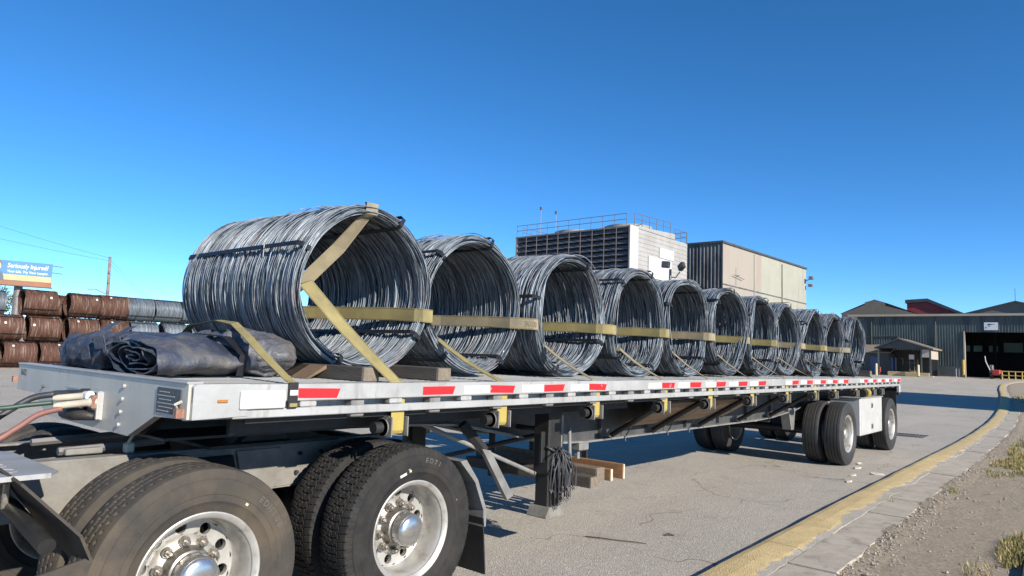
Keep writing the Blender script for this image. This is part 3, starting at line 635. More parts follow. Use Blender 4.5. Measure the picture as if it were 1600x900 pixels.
for k, (bx, by, lab) in enumerate(((-10.2, 74.3, 'cream bollard standing before the right side of the canopy'), (-13.88, 74.5, 'cream bollard standing by the left canopy post near the blue door'))):
    b = MB().tube([(bx, by, gz(by) - .02), (bx, by, gz(by) + 1.05), (bx, by, gz(by) + 1.13), (bx, by, gz(by) + 1.16)], [.11, .11, .09, .03], 14)
    tag(b.build('bollard', MT['bollard_cream'], smooth=True, ang=50), lab, 'bollard', 'cream bollards at the canopy')
tag(MB().bb(-13.7, -13.55, 74.75, 74.9, gz(75) + .3, gz(75) + .8, .03).bb(-13.66, -13.6, 74.8, 74.85, gz(75) - .02, gz(75) + .3).build('extinguisher_stand', MT['machine_red']), 'small red extinguisher stand beside the left bollard', 'extinguisher')
# things under the canopy
rk = thing('hose_rack', 'pipe rack with blue barrel pump under the dark canopy', 'rack', (-12.6, 76.5, cz))
MB().bb(-12.95, -12.8, 76.4, 76.55, cz, 2.7).bb(-12.6, -12.52, 76.4, 76.5, cz, 2.7).build('upright', MT['blue_paint'], rk)
MB().tube([(-12.5, 76.4, cz), (-12.5, 76.4, 2.6), (-11.9, 76.4, 2.6), (-11.9, 76.4, 2.0)], .035, 6).tube([(-11.3, 76.4, cz), (-11.3, 76.4, 2.9), (-10.9, 76.4, 2.9), (-10.9, 76.4, cz)], .03, 6).tube([(-11.5, 76.4, 2.2), (-10.6, 76.4, 2.2)], .03, 6).tube([(-10.6, 76.4, cz), (-10.6, 76.4, 2.6)], .04, 6).build('pipe_frame', MT['rail_grey'], rk)
MB().bb(-11.35, -10.9, 76.35, 76.4, 2.55, 3.0).build('notice', MT['sign_white'], rk)
MB().bb(-11.2, -10.8, 76.1, 76.5, cz, cz + .5, .03).build('crate', MT['rust_metal'], rk)
# at the truck door
tag(MB().tube([(dx0 - .05, 78.9, gz(79) - .02), (dx0 - .05, 78.9, gz(79) + 1.7)], .12, 12).build('door_post', MT['machine_yellow']), 'tall yellow guard post at the left jamb of the truck door', 'post')
tag(MB().tube([(-7.75, 78.9, gz(79)), (-7.75, 78.9, gz(79) + .8), (-7.5, 78.9, gz(79) + .8), (-7.5, 78.9, gz(79))], .04, 6).build('hoop_barrier', MT['sign_white']), 'small pale hoop barrier left of the truck door', 'barrier')
gr_ = thing('yellow_guard_rail', 'yellow pipe guard rail standing in the truck doorway', 'guard rail', (-2.8, 77, gz(77)))
for i in range(6): MB().tube([(-3.9 + i * .5, 77, gz(77) - .02), (-3.9 + i * .5, 77, gz(77) + .75)], .05, 8).build('post', MT['machine_yellow'], gr_)
for h in (.38, .75): MB().tube([(-3.95, 77, gz(77) + h), (-1.3, 77, gz(77) + h)], .045, 8).build('bar', MT['machine_yellow'], gr_)
fk = thing('tow_tractor', 'small red yard tractor parked in the dark truck doorway', 'tractor', (-4.4, 78.2, gz(78)))
MB().bb(-4.75, -4.1, 77.6, 79.2, gz(78) + .3, gz(78) + .85, .08).build('body', MT['machine_red'], fk)
MB().bb(-5.0, -4.7, 78.2, 79.0, gz(78) + .5, gz(78) + 1.3, .06).build('seat', MT['rail_grey'], fk)
MB().tube([(-4.9, 77.8, gz(78) + .8), (-5.2, 77.7, gz(78) + 1.6), (-5.25, 77.7, gz(78) + 2.1)], .035, 6).build('mast', MT['sign_white'], fk)
for xx, yy in ((-4.8, 77.8), (-4.05, 77.8), (-4.8, 79), (-4.05, 79)): MB().cyl((xx, yy, gz(78) + .26), 0, .27, .18, 16).build('wheel', MT['rubber'], fk)

# shed off to the right whose long shadow crosses the road
Sh = thing('steel_shed', 'tall plain steel shed right of the road whose shadow crosses it', 'building', (18, 34, gz(34)))
sy0, sy1, sh_ = 29.6, 40.2, 11.4
MB().bb(14.1, 21.9, sy0 + .1, sy1 - .1, 0, sh_ - .2).build('core', MT['interior_dark'], Sh)
for xx, sg_ in ((14.0, -1), (22.0, 1)): corrugated(MB(), 1, xx, sy0, sy1, 0, sh_, .36, .05, sg_).build('cladding', MT['clad_cream'], Sh)
for yy, sg_ in ((sy0, -1), (sy1, 1)): corrugated(MB(), 0, yy, 14, 22, 0, sh_, .36, .05, sg_).build('cladding', MT['clad_cream'], Sh)
MB().bb(13.8, 22.2, sy0 - .2, sy1 + .2, sh_, sh_ + .2).build('roof', MT['roof_dark'], Sh)

# ------------------------------------------------------------------ billboard, pole, tree
Bb = thing('billboard', 'roadside billboard reading Seriously Injured? above the rusty coils', 'billboard', (-96, 24, 0))
ang = math.radians(10); e1 = Vector((-math.sin(ang), -math.cos(ang), 0)); nrm = Vector((math.cos(ang), -math.sin(ang), 0)); org = Vector((-95, 26.4, 0))
def bbp(u, w, d=0.0): q = org + e1 * u + nrm * d; return (q.x, q.y, w)
def bbq(name, u0, u1, w0, w1, d0, d1, m, par):
    vs = [bbp(u, w, d) for d in (d0, d1) for (u, w) in ((u0, w0), (u1, w0), (u1, w1), (u0, w1))]
    return MB().add(vs, [(0, 1, 2, 3), (7, 6, 5, 4), (0, 4, 5, 1), (1, 5, 6, 2), (2, 6, 7, 3), (3, 7, 4, 0)]).build(name, m, par, fixn=True)
W_ = 7.2
pn = bbq('panel', 0, W_, 8.28, 10.62, -.25, 0, MT['bb_blue'], Bb)
bbq('cream_band', .05, 4.95, 8.30, 8.98, 0, .012, MT['bb_cream'], pn)
bbq('trim', -.05, W_ + .05, 7.72, 8.26, -.28, .06, MT['bb_trim'], Bb)
bbq('catwalk', -.1, W_ + .1, 7.6, 7.7, -.1, .7, MT['roof_dark'], Bb)
for s_, sz, u, w in (('Seriously Injured?', .74, 2.48, 10.02), ("Your Life, Try Your Lawyer.", .40, 2.45, 9.34)):
    v, f = text_mesh(s_, sz, 'CENTER', bold=.008, shear=.12)
    sx = 4.1 / (max(q[0] for q in v) - min(q[0] for q in v))
    MB().add([bbp(u - a * sx, w + b_, .02) for a, b_, _ in v], f).build('lettering', MT['bb_white'], pn)
# printed bust of a person in a suit
def disc(name, u, w, ru, rw, d, m, n=18, cut=-9):
    pts = [(u + ru * math.cos(2 * PI * i / n), max(cut, w + rw * math.sin(2 * PI * i / n))) for i in range(n)]
    MB().add([bbp(a, b_, d) for a, b_ in pts], [tuple(range(n))]).build(name, m, pn)
disc('printed_suit', 5.38, 8.35, .62, 1.0, .016, MT['suit_print'], cut=8.3); disc('printed_shirt', 5.38, 8.75, .16, .5, .02, MT['bb_white'])
disc('printed_hair', 5.38, 10.1, .33, .46, .016, MT['hair_print']); disc('printed_face', 5.38, 9.9, .27, .44, .022, MT['skin_print'])
q = org + e1 * 3.2 - nrm * .6; MB().tube([(q.x, q.y, 0), (q.x, q.y, 8.6)], .45, 16).build('column', MT['rail_grey'], Bb, smooth=True, ang=50)
for w in (10.45, 9.6):
    MB().tube([bbp(.1, w, -.3), bbp(-1.1, w - .05, -.6)], .05, 5).build('bracket_arm', MT['rail_grey'], Bb)

Up = thing('utility_pole', 'leaning wooden utility pole with wires behind the coil stacks', 'pole', (-80, 27.6, 0))
MB().tube([(-80, 27.75, 0), (-80, 27.5, 10.75)], [.2, .14], 10).build('pole', MT['pole_wood'], Up, smooth=True)
for z in (9.0, 7.9, 6.9): MB().box((-79.85, 27.5, z), (.2, .22, .25)).build('insulator', MT['rail_grey'], Up)
MB().tube([(-79.9, 27.4, 6.6), (-79.9, 26.3, 7.05), (-79.9, 25.6, 6.95)], .05, 5).build('lamp_arm', MT['rail_grey'], Up)
def sag(a, b_, s_, n=16): 
    a, b_ = Vector(a), Vector(b_); return [a + (b_ - a) * (i / n) - Vector((0, 0, s_ * 4 * (i / n) * (1 - i / n))) for i in range(n + 1)]
for a, b_, s_ in (((-80, 27.5, 10.6), (-70, 5, 13.6), .3), ((-80, 27.5, 10.3), (-72, 5, 11.9), .3), ((-80, 27.5, 10.5), (-84, 36, 5.5), .5), ((-80, 27.5, 10.1), (-82, 34, 6.0), .5), ((-80, 27.6, 6.4), (-88, 10, 7.5), .3), ((-80, 27.6, 6.4), (-88, 60, 5.5), .5)):
    MB().tube(sag(a, b_, s_), .012, 4).build('wire', MT['wire_dark'], Up)
Sl = thing('street_light', 'street light head just entering the left edge above the billboard', 'street light', (-60, 9.2, 0))
MB().tube([(-60, 10.5 - 1.9, 0), (-60, 8.6, 9.0), (-60, 8.8, 9.25), (-60, 11.2, 9.3)], [.14, .09, .07, .05], 8).build('pole', MT['rail_grey'], Sl, smooth=True)
MB().box((-60, 11.55, 9.28), (.3, .8, .16), None, .05).build('lamp_head', MT['sign_white'], Sl)

Tr = thing('leafy_tree', 'round green tree behind the coils under the billboard', 'tree', (-112, 25.0, 0))
MB().tube([(-112, 25.0, 0), (-112, 25.1, 3.5), (-111.8, 24.9, 6.5)], [.35, .25, .12], 9).tube([(-112, 25.1, 3.3), (-112.6, 26.3, 5.8)], [.16, .06], 6).tube([(-112, 25.1, 3.5), (-111.7, 23.5, 6)], [.16, .06], 6).build('trunk', MT['bark'], Tr, smooth=True)
mb = MB()
cl = [(rnd.gauss(0, 1.5), rnd.gauss(0, 2.2), 6.1 + rnd.gauss(0, .8), rnd.uniform(.5, 1.0)) for _ in range(42)]
for (cx, cy, cz_, cr) in cl:
    for k in range(70):
        v = Vector((rnd.gauss(0, 1), rnd.gauss(0, 1), rnd.gauss(0, 1))).normalized() * cr * rnd.uniform(.5, 1); s_ = rnd.uniform(.08, .17)
        a = Vector((rnd.gauss(0, 1), rnd.gauss(0, 1), rnd.gauss(0, 1))).normalized(); b_ = a.cross(v).normalized(); p = Vector((-112 + cx, 25.0 + cy * .75, cz_)) + v
        mb.add([p - a * s_, p + b_ * s_ * .6, p + a * s_, p - b_ * s_ * .6], [(0, 1, 2, 3)])
mb.build('crown', MT['leaf'], Tr)
# ================================================================== WIRE ROD COILS
def coil_mesh(name, seed, N, seg, sides, Ro, Ri, L, r, stray=0, endn=50, wob=1.0):
    g = np.random.default_rng(seed)
    a0 = np.linspace(-L / 2, L / 2, N) + g.normal(0, .012, N) + .018 * np.sin(np.arange(N) * .7 + g.random() * 6) * g.random(N)
    pick = g.random(N); r0 = np.where(pick < .47, Ro - g.random(N) ** 1.3 * .027, np.where(pick < .84, Ri + g.random(N) ** 1.3 * .03, Ri + (Ro - Ri) * g.random(N)))
    if endn:
        e = np.repeat([-1, 1], endn); a0 = np.concatenate([a0, e * (L / 2 - g.random(2 * endn) * .05)]); r0 = np.concatenate([r0, Ri + (Ro - Ri) * g.random(2 * endn)])
    A1 = g.normal(0, .028 * wob, len(a0)); A2 = g.normal(0, .012 * wob, len(a0)); A3 = g.normal(0, .005 * wob, len(a0))
    E1 = np.abs(g.normal(0, .006, len(a0))); E2 = g.normal(0, .003, len(a0))
    if stray:
        a0 = np.concatenate([a0, g.uniform(.1, L / 2, stray)]); r0 = np.concatenate([r0, np.full(stray, Ro + .004)])
        A1 = np.concatenate([A1, g.normal(0, .05, stray)]); A2 = np.concatenate([A2, g.normal(0, .03, stray)]); A3 = np.concatenate([A3, np.zeros(stray)])
        E1 = np.concatenate([E1, g.uniform(.01, .035, stray)]); E2 = np.concatenate([E2, g.normal(0, .006, stray)])
    n = len(a0); p = g.random((6, n)) * 2 * PI
    if stray: p[3, -stray:] = g.normal(0, .5, stray) + PI / 2
    th = np.linspace(0, 2 * PI, seg, endpoint=False)[None, :]
    X = a0[:, None] + A1[:, None] * np.sin(th + p[0][:, None]) + A2[:, None] * np.sin(2 * th + p[1][:, None]) + A3[:, None] * np.sin(5 * th + p[2][:, None])
    if stray: pass
    R = r0[:, None] + E1[:, None] * np.cos(th - p[3][:, None]) + E2[:, None] * np.cos(3 * th + p[4][:, None])
    u_ = X / L
    R = R + .006 * np.sin(2 * th + g.random() * 6 + 1.5 * u_) + .004 * np.sin(3 * th + g.random() * 6 - 2.5 * u_) - .007 * np.clip(np.sin(th) , 0, 1) ** 2 * g.random() - .005 * u_ * np.sin(th + g.random() * 6)
    X = X + .018 * np.sin(2 * th + g.random() * 6) + .014 * np.sin(3 * th + g.random() * 6)
    ph = np.linspace(0, 2 * PI, sides, endpoint=False) + PI / 4
    vx = X[:, :, None] + r * np.sin(ph)[None, None, :]; rr = R[:, :, None] + r * np.cos(ph)[None, None, :]
    vy = rr * np.cos(th)[:, :, None]; vz_ = rr * np.sin(th)[:, :, None] * .985
    V = np.stack([vx, vy, vz_], -1).reshape(-1, 3)
    i, j, k = np.meshgrid(np.arange(n), np.arange(seg), np.arange(sides), indexing='ij')
    j2 = (j + 1) % seg; k2 = (k + 1) % sides; I = lambda a, b, c: (a * seg + b) * sides + c
    F = np.stack([I(i, j, k), I(i, j2, k), I(i, j2, k2), I(i, j, k2)], -1).reshape(-1, 4)
    me = bpy.data.meshes.new(name); me.vertices.add(len(V)); me.vertices.foreach_set('co', V.ravel())
    me.loops.add(F.size); me.loops.foreach_set('vertex_index', F.ravel().astype(np.int32))
    me.polygons.add(len(F)); me.polygons.foreach_set('loop_start', np.arange(0, F.size, 4, dtype=np.int32))
    me.polygons.foreach_set('use_smooth', np.ones(len(F), bool)); me.update(calc_edges=True)
    return me
RO, RI, LC = .578, .515, 1.42
CM = [coil_mesh('rod_bundle', 3, 960, 60, 4, RO, RI, LC, .0040, wob=.8, stray=3), coil_mesh('rod_bundle', 5, 960, 60, 4, RO, RI, LC, .0040, stray=9, wob=.8), coil_mesh('rod_bundle', 8, 960, 60, 4, RO, RI, LC, .0040, wob=1.0, stray=4)]
for m_ in CM: m_.materials.append(MT['steel_rod'])
def band_mesh(Ro, Ri, L):
    b = MB(); o, i_, h = Ro + .021, Ri - .018, L / 2 + .045
    pts = [(h, o - .02), (h - .03, o), (0, o + .003), (-h + .03, o), (-h, o - .02), (-h, i_ + .02), (-h + .03, i_), (h - .03, i_), (h, i_ + .02)]
    P = [(x, 0, z) for x, z in pts] + [(pts[0][0], 0, pts[0][1])]
    b.ribbon(P, [(0, 1, 0)] * len(P), .032, .003); return b.mesh('tie_band')
BM = band_mesh(RO, RI, LC); BM.materials.append(MT['band_black'])
TAGM = MB().add([(0, -.03, 0), (0, .03, 0), (0, .006, -.085), (0, -.006, -.085), (.004, -.03, 0), (.004, .03, 0), (.004, .006, -.085), (.004, -.006, -.085)], [(0, 1, 2, 3), (7, 6, 5, 4), (0, 4, 5, 1), (1, 5, 6, 2), (2, 6, 7, 3), (3, 7, 4, 0)]).mesh('tag'); TAGM.materials.append(MT['white_tape'])
def put(name, me, parent, loc=(0, 0, 0), rot=(0, 0, 0)):
    o = bpy.data.objects.new(name, me); COL.objects.link(o); o.parent = parent; o.location = loc; o.rotation_euler = rot; return o
ORD = ['first', 'second', 'third', 'fourth', 'fifth', 'sixth', 'seventh', 'eighth', 'ninth', 'tenth', 'eleventh']
DECK = 1.419
COILS = []
cx_near = [-.62, -.72, -.61, -.55, -.58, -.56, -.59, -.62, -.58, -.58, -.50]
extra = ['nearest and largest, held by two crossing straps', 'with stray loops standing up on top', 'under the cooling tower louvres', 'under the white tower wall', 'with a tan strap across it', 'below the corrugated block', 'below the pink cladding', 'below the cream cladding', 'third from the trailer rear', 'next to last on the trailer', 'last at the trailer rear']
for k in range(11):
    yc = 1.42 + 1.187 * k
    zc = DECK + RO * .985 + (.048 if k == 0 else .018)
    c = thing('wire_rod_coil', 'steel rod coil, %s from trailer front, %s' % (ORD[k], extra[k]), 'coil', (cx_near[k] - LC / 2, yc, zc), 'wire rod coils loaded on the flatbed')
    COILS.append((cx_near[k], yc, zc))
    vi = 1 if k == 1 else (0 if k == 0 else (2, 0, 2, 0)[k % 4])
    rb_ = put('rod_bundle', CM[vi], c, rot=(0 if k < 2 else .9 * k, rnd.uniform(-.02, .02), rnd.uniform(-.03, .03)))
    if k > 1: rb_.scale = (rnd.uniform(.95, 1.03), rnd.uniform(.985, 1.012), rnd.uniform(.985, 1.012))
    for q, a in enumerate((62, 158, 248, 325) if k % 2 == 0 else (75, 140, 230, 305)):
        # angle in the YZ plane, from +Y toward +Z
        a = math.radians(a + (0 if k < 2 else rnd.uniform(-12, 12))) - PI / 2
        put('tie_band', BM, c, rot=(a, 0, 0))
    if k == 0:
        a = math.radians(156); put('tag', TAGM, c, loc=(.33, (RO + .026) * math.cos(a), (RO + .026) * math.sin(a) * .985), rot=(0, 0, -2.0))

# ------------------------------------------------------------------ yard stacks far left
SM = [coil_mesh('rod_bundle', 21, 190, 40, 3, .69, .59, 1.40, .010, endn=24, wob=.45), coil_mesh('rod_bundle', 22, 190, 40, 3, .69, .59, 1.46, .010, endn=24, wob=.45)]
SMR = [m_.copy() for m_ in SM]
for m_ in SM: m_.materials.append(MT['steel_blue'])
for m_ in SMR: m_.materials.append(MT['rust_rod'])
SH = MB(); SH.lathe([(-.66, .595), (-.66, .665), (.66, .665), (.66, .595)], 40); SHM = SH.mesh('rod_core')
SHR = SHM.copy(); SHM.materials.append(MT['steel_blue']); SHR.materials.append(MT['rust_rod'])
SB = MB()
_o = .705; SB.ribbon([(.80, 0, _o - .02), (.76, 0, _o), (-.76, 0, _o), (-.80, 0, _o - .02)], [(0, 1, 0)] * 4, .05, .006); SBM = SB.mesh('tie_band'); SBM.materials.append(MT['band_black'])
LBM = MB().box((0, 0, 0), (.004, .10, .12)).mesh('paper_label'); LBM.materials.append(MT['white_tape'])
def stack_coil(y, z, rusty, lab, x=-40.0, lblp=None, v=0):
    c = thing('stacked_coil', lab, 'coil', (x, y, z), 'wire rod coils stacked in the yard')
    put('rod_core', SHR if rusty else SHM, c, rot=(0, 0, PI / 2)); put('rod_bundle', (SMR if rusty else SM)[v], c, rot=(rnd.uniform(0, 6), 0, PI / 2))
    for a in (.5, 2.2, -1.2): put('tie_band', SBM, c, rot=(a + rnd.uniform(-.2, .2), 0, PI / 2))
    if lblp: put('paper_label', LBM, c, loc=(.715 * math.cos(lblp[1]), lblp[0], .715 * math.sin(lblp[1])), rot=(0, -lblp[1], 0))
    return c
z1, z2, z3 = .70, 2.07, 3.44
TY = {1: [(6.1, 1), (7.85, 1), (9.55, 1), (11.2, 1), (12.9, 1), (14.6, 0), (16.2, 0), (17.9, 0), (19.6, 0)], 2: [(7.2, 1), (8.85, 1), (10.55, 1), (12.4, 1), (14.0, 1), (15.6, 0), (17.4, 0), (19.1, 0)], 3: [(6.0, 1), (10.25, 1), (12.35, 1), (13.85, 1), (15.3, 0), (16.85, 0), (18.4, 0)]}
tier = {1: 'bottom', 2: 'middle', 3: 'top'}
for t_, z in ((1, z1), (2, z2), (3, z3)):
    nr = nb_ = 0; tot_r = sum(1 for _, r_ in TY[t_] if r_)
    for i, (y, r_) in enumerate(TY[t_]):
        if r_: nr += 1; lab = 'rusty coil in the %s tier of the yard stack, %s rusty from left' % (tier[t_], ORD[nr - 1])
        else: nb_ += 1; lab = 'blue grey coil in the %s tier of the yard stack, %s grey from left' % (tier[t_], ORD[nb_ - 1])
        stack_coil(y, z, r_, lab, lblp=(rnd.uniform(-.6, .6), rnd.uniform(.1, .9)) if r_ or rnd.random() < .3 else None, v=i % 2)
for i, (y, r_) in enumerate(((8.4, 0), (11.45, 1))):
    stack_coil(y, z3 - .1, r_, ('grey coil in the second row, seen left of the top rusty coils', 'rusty second row coil glimpsed between two top tier coils')[i], x=-41.6)
for i, y in enumerate((8.9, 11.4)): stack_coil(y, z1, 1, 'rusty second row coil on the ground behind the stack, %s of two' % ('left', 'right')[i], x=-41.45)
for i, y in enumerate((8.6, 11.4)): stack_coil(y, z2, 1, 'rusty second row coil at middle height behind the stack, %s of two' % ('left', 'right')[i], x=-41.45)
# ================================================================== FLATBED TRAILER
TR = thing('flatbed_trailer', 'long aluminium flatbed trailer with red and white reflective tape along its side', 'trailer', (-1.295, 7.3, 0))
TL = 14.72; TW = 2.59
# deck planks, each its own extrusion
npl = 8; pw = (TW - .24) / npl
plank = MB().bb(-1.295 - pw / 2 + .004, -1.295 + pw / 2 - .004, .03, TL - .02, DECK - .032, DECK, .004)
for g_ in (-.09, -.03, .03, .09): plank.bb(-1.295 + g_ - .006, -1.295 + g_ + .006, .03, TL - .02, DECK - .0005, DECK + .002)
pl = plank.build('deck_plank', MT['alu_deck'], TR)
for i in range(npl):
    o = pl if i == 0 else pl.copy()
    if i: COL.objects.link(o); o.parent = TR
    o.location.x = -TW / 2 + .12 + pw * (i + .5)
# side rails
def side_rail(s):
    xo = 0.0 if s > 0 else -TW; d = -1 if s > 0 else 1; X = lambda a: xo + d * a
    top = MB(); lo_, hi_ = sorted((X(.0), X(.118)))
    top.bb(lo_, hi_, .006, TL, DECK - .02, DECK + .001, .004)
    lo_, hi_ = sorted((X(-.002), X(.014))); top.bb(lo_, hi_, .0, TL + .01, 1.334, DECK + .004, .005)
    lo_, hi_ = sorted((X(.085), X(.115))); top.bb(lo_, hi_, .01, TL - .01, 1.25, DECK - .022)
    r = top.build('side_rail', MT['alu_white'], TR)
    lo_, hi_ = sorted((X(.0), X(.014))); MB().bb(lo_, hi_, .2, TL - .05, 1.256, 1.300, .004).build('rub_rail', MT['alu_white'], TR)
    sp = None; n = 0
    for i in range(24):
        y = .62 + i * .61 * .98
        if y > TL - .2: break
        if sp is None:
            lo_, hi_ = sorted((X(.0025), X(.05))); sp = MB().bb(lo_, hi_, y - .05, y + .05, 1.302, 1.332, .006).build('spool', MT['alu_white'], TR); y_0 = y
        else:
            o = sp.copy(); COL.objects.link(o); o.parent = TR; o.location.y = y - y_0
    # stake pockets
    pk = None
    for i in range(24):
        y = .95 + i * .598
        if y > TL - .2: break
        if pk is None:
            lo_, hi_ = sorted((X(.016), X(.08))); pk = MB().bb(lo_, hi_, y - .045, y + .045, 1.235, 1.33, .006).build('stake_pocket', MT['flange_grey'], TR); y_0 = y
        else:
            o = pk.copy(); COL.objects.link(o); o.parent = TR; o.location.y = y - y_0
    # slots in the top
    for i in range(23):
        y = .8 + i * .6; lo_, hi_ = sorted((X(.03), X(.07))); MB().bb(lo_, hi_, y - .03, y + .03, DECK + .0012, DECK + .0045).build('slot_rim', MT['rail_grey'], TR)
side_rail(1); side_rail(-1)
# front corner of the rail: deep white end casting
MB().prism([(.0, 1.262), (.0, 1.41), (.012, DECK + .006), (.27, DECK + .006), (.27, 1.27)], 0, -.02, .006).build('corner_casting', MT['alu_white'], TR, fixn=True)
MB().bb(.0065, .02, .225, .47, 1.302, 1.392, .005).build('reflector_plate', MT['white_tape'], TR)
MB().bb(.0065, .014, .115, .165, 1.338, 1.352, .002).build('marker_lamp', MT['amber'], TR)
b = MB().bb(.004, .018, .485, .54, 1.30, DECK + .012, .003).build('strap_clip', MT['frame_black'], TR)
MB().bb(.018, .021, .49, .535, 1.365, 1.392).build('clip_patch', MT['white_tape'], b); MB().bb(.018, .021, .492, .535, 1.307, 1.325).build('clip_patch', MT['strap_yellow'], b)
reds = [(.55, .81), (1.42, 1.7), (2.04, 2.3), (2.64, 2.9), (3.24, 3.5), (4.47, 4.73), (5.06, 5.32), (5.69, 5.94), (6.29, 6.56), (6.9, 7.15), (8.11, 8.37), (8.72, 8.98), (9.34, 9.6), (9.95, 10.22), (10.55, 10.82), (11.81, 12.07), (12.43, 12.7), (13.06, 13.34), (13.67, 13.94), (14.4, 14.7)]
for i, (a, b_) in enumerate(reds):
    j = rnd.uniform(-.004, .004)
    MB().add([(.0035, a, 1.347 + j), (.0035, b_ - .02, 1.347 - j), (.0035, b_, 1.398 - j), (.0035, a, 1.398 + j), (.001, a, 1.347 + j), (.001, b_ - .02, 1.347 - j), (.001, b_, 1.398 - j), (.001, a, 1.398 + j)], [(0, 1, 2, 3), (0, 4, 5, 1), (1, 5, 6, 2), (2, 6, 7, 3), (3, 7, 4, 0)]).build('red_tape', MT['red_tape'], TR, fixn=True)
    if i > 1: MB().bb(.001, .003, a - .26, a - .008, 1.348, 1.399).build('white_tape', MT['white_tape'], TR)
# bulkhead (front plate) with fittings
bk = MB().prism([(-TW, DECK + .004), (-.021, DECK + .004), (-.021, 1.262), (-.36, 1.25), (-.66, 1.125), (-1.93, 1.125), (-2.2, 1.25), (-TW, 1.25)], 1, -.012, .03).build('front_plate', MT['alu_grey'], TR, fixn=True)
MB().bb(-TW, -.021, -.02, .06, DECK + .004, DECK + .016, .004).build('plate_lip', MT['alu_white'], bk)
for i in range(4): MB().cyl((-.745 - .012 * i, -.017, 1.375 - i * .068), 1, .011, .012, 8).build('bolt', MT['alu_white'], bk)
for bx in (-2.33, -2.36): MB().cyl((bx + .3, -.017, 1.30 - (.06 if bx < -2.34 else 0)), 1, .010, .012, 8).build('bolt', MT['plate_dark'], bk)
hp = MB().bb(-1.56, -1.015, -.024, -.013, 1.175, 1.325).build('hose_plate', MT['alu_grey'], bk)
MB().bb(-1.03, -1.012, -.045, -.013, 1.18, 1.327).bb(-1.56, -1.03, -.034, -.013, 1.322, 1.33).build('plate_edge', MT['alu_white'], bk)
idp = MB().bb(-.335, -.085, -.018, -.0125, 1.275, 1.395).build('id_plate', MT['plate_dark'], bk)
for i in range(6): MB().bb(-.325 + .015 * (i % 2), -.20 + .02 * ((i * 7) % 5), -.0192, -.0181, 1.284 + i * .018, 1.288 + i * .018).build('print_line', MT['alu_grey'], idp)
v, f = text_mesh('8602', .062, 'CENTER'); MB().add([(-2.47 + a, -.0135, 1.372 + b_) for a, b_, _ in v], f).build('lettering', MT['ink'], bk)
MB().bb(-.075, -.045, -.05, -.0125, 1.268, 1.31).build('lamp_bracket', MT['rust_metal'], bk)
MB().tube([(-.085, -.03, 1.31), (-.06, -.05, 1.33), (-.04, -.03, 1.345)], .007, 6).build('chain_stub', MT['cream'], bk)
MB().bb(-2.62, -2.59, -.04, .0, 1.30, 1.34).build('lamp_bracket', MT['rust_metal'], bk)

# main beams
def zb_(y):
    pts = [(.1, 1.13), (2.0, 1.075), (2.5, 1.05), (3.1, .94), (3.7, .82), (4.3, .79), (8.8, .785), (9.4, .80), (10.5, .875), (11.0, .96), (14.5, 1.0)]
    for (a, za), (b, zb2) in zip(pts[:-1], pts[1:]):
        if y <= b: t = max(0, (y - a) / (b - a)); return za + (zb2 - za) * t
    return pts[-1][1]
yy_ = [.1, .6, 1.2, 2.0, 2.25, 2.5, 2.8, 3.1, 3.4, 3.7, 4.0, 4.3, 5, 6, 7, 8, 8.8, 9.1, 9.4, 9.8, 10.2, 10.5, 10.75, 11.0, 12, 13, 14.5]
for bx in (-.80, -1.79):
    w = MB(); vs = []
    for y in yy_: vs += [(bx - .008, y, zb_(y)), (bx - .008, y, 1.245), (bx + .008, y, 1.245), (bx + .008, y, zb_(y))]
    w.add(vs, [(i * 4 + k, i * 4 + (k + 1) % 4, i * 4 + 4 + (k + 1) % 4, i * 4 + 4 + k) for i in range(len(yy_) - 1) for k in range(4)])
    for y in np.arange(4.6, 10.4, .96): w.bb(bx - .05, bx + .05, y - .006, y + .006, zb_(y) + .012, 1.24)
    beam = w.build('main_beam', MT['beam_black'], TR, fixn=True)
    w = MB(); vs = []
    for y in yy_: vs += [(bx - .075, y, zb_(y) - .018), (bx - .075, y, zb_(y)), (bx + .075, y, zb_(y)), (bx + .075, y, zb_(y) - .018)]
    w.add(vs, [(i * 4 + k, i * 4 + (k + 1) % 4, i * 4 + 4 + (k + 1) % 4, i * 4 + 4 + k) for i in range(len(yy_) - 1) for k in range(4)] + [(0, 1, 2, 3), (len(vs) - 1, len(vs) - 2, len(vs) - 3, len(vs) - 4)])
    w.build('bottom_flange', MT['flange_grey'], beam, fixn=True)
    MB().bb(bx - .075, bx + .075, .1, 14.5, 1.236, 1.252).build('top_flange', MT['frame_black'], beam)
# crossmembers
cm_ = MB().bb(-TW + .11, -.11, .24, .30, 1.262, DECK - .034).bb(-TW + .11, -.11, .22, .32, 1.2525, 1.2615).build('crossmember', MT['frame_black'], TR)
for i in range(1, 36):
    o = cm_.copy(); COL.objects.link(o); o.parent = TR; o.location.y = i * .41
# coupler plate and front skirt
MB().bb(-2.2, -.4, .06, 2.1, 1.118, 1.132).prism([(-2.2, 1.25), (-.4, 1.25), (-.62, 1.13), (-1.98, 1.13)], 1, .05, .09).build('coupler_plate', MT['frame_black'], TR)
MB().bb(-.24, -.21, .3, 4.2, 1.155, 1.255).build('winch_track', MT['frame_black'], TR)
MB().bb(-.10, -.06, .3, TL - .2, 1.225, 1.252).build('winch_track', MT['frame_black'], TR)
# struts from the winch track down to the beam
for y in (4.75, 5.62, 6.82, 8.05, 9.25):
    MB().tube([(-.10, y, 1.2), (-.72, y, zb_(y) + .03)], .028, 8).build('strut', MT['frame_black'], TR)
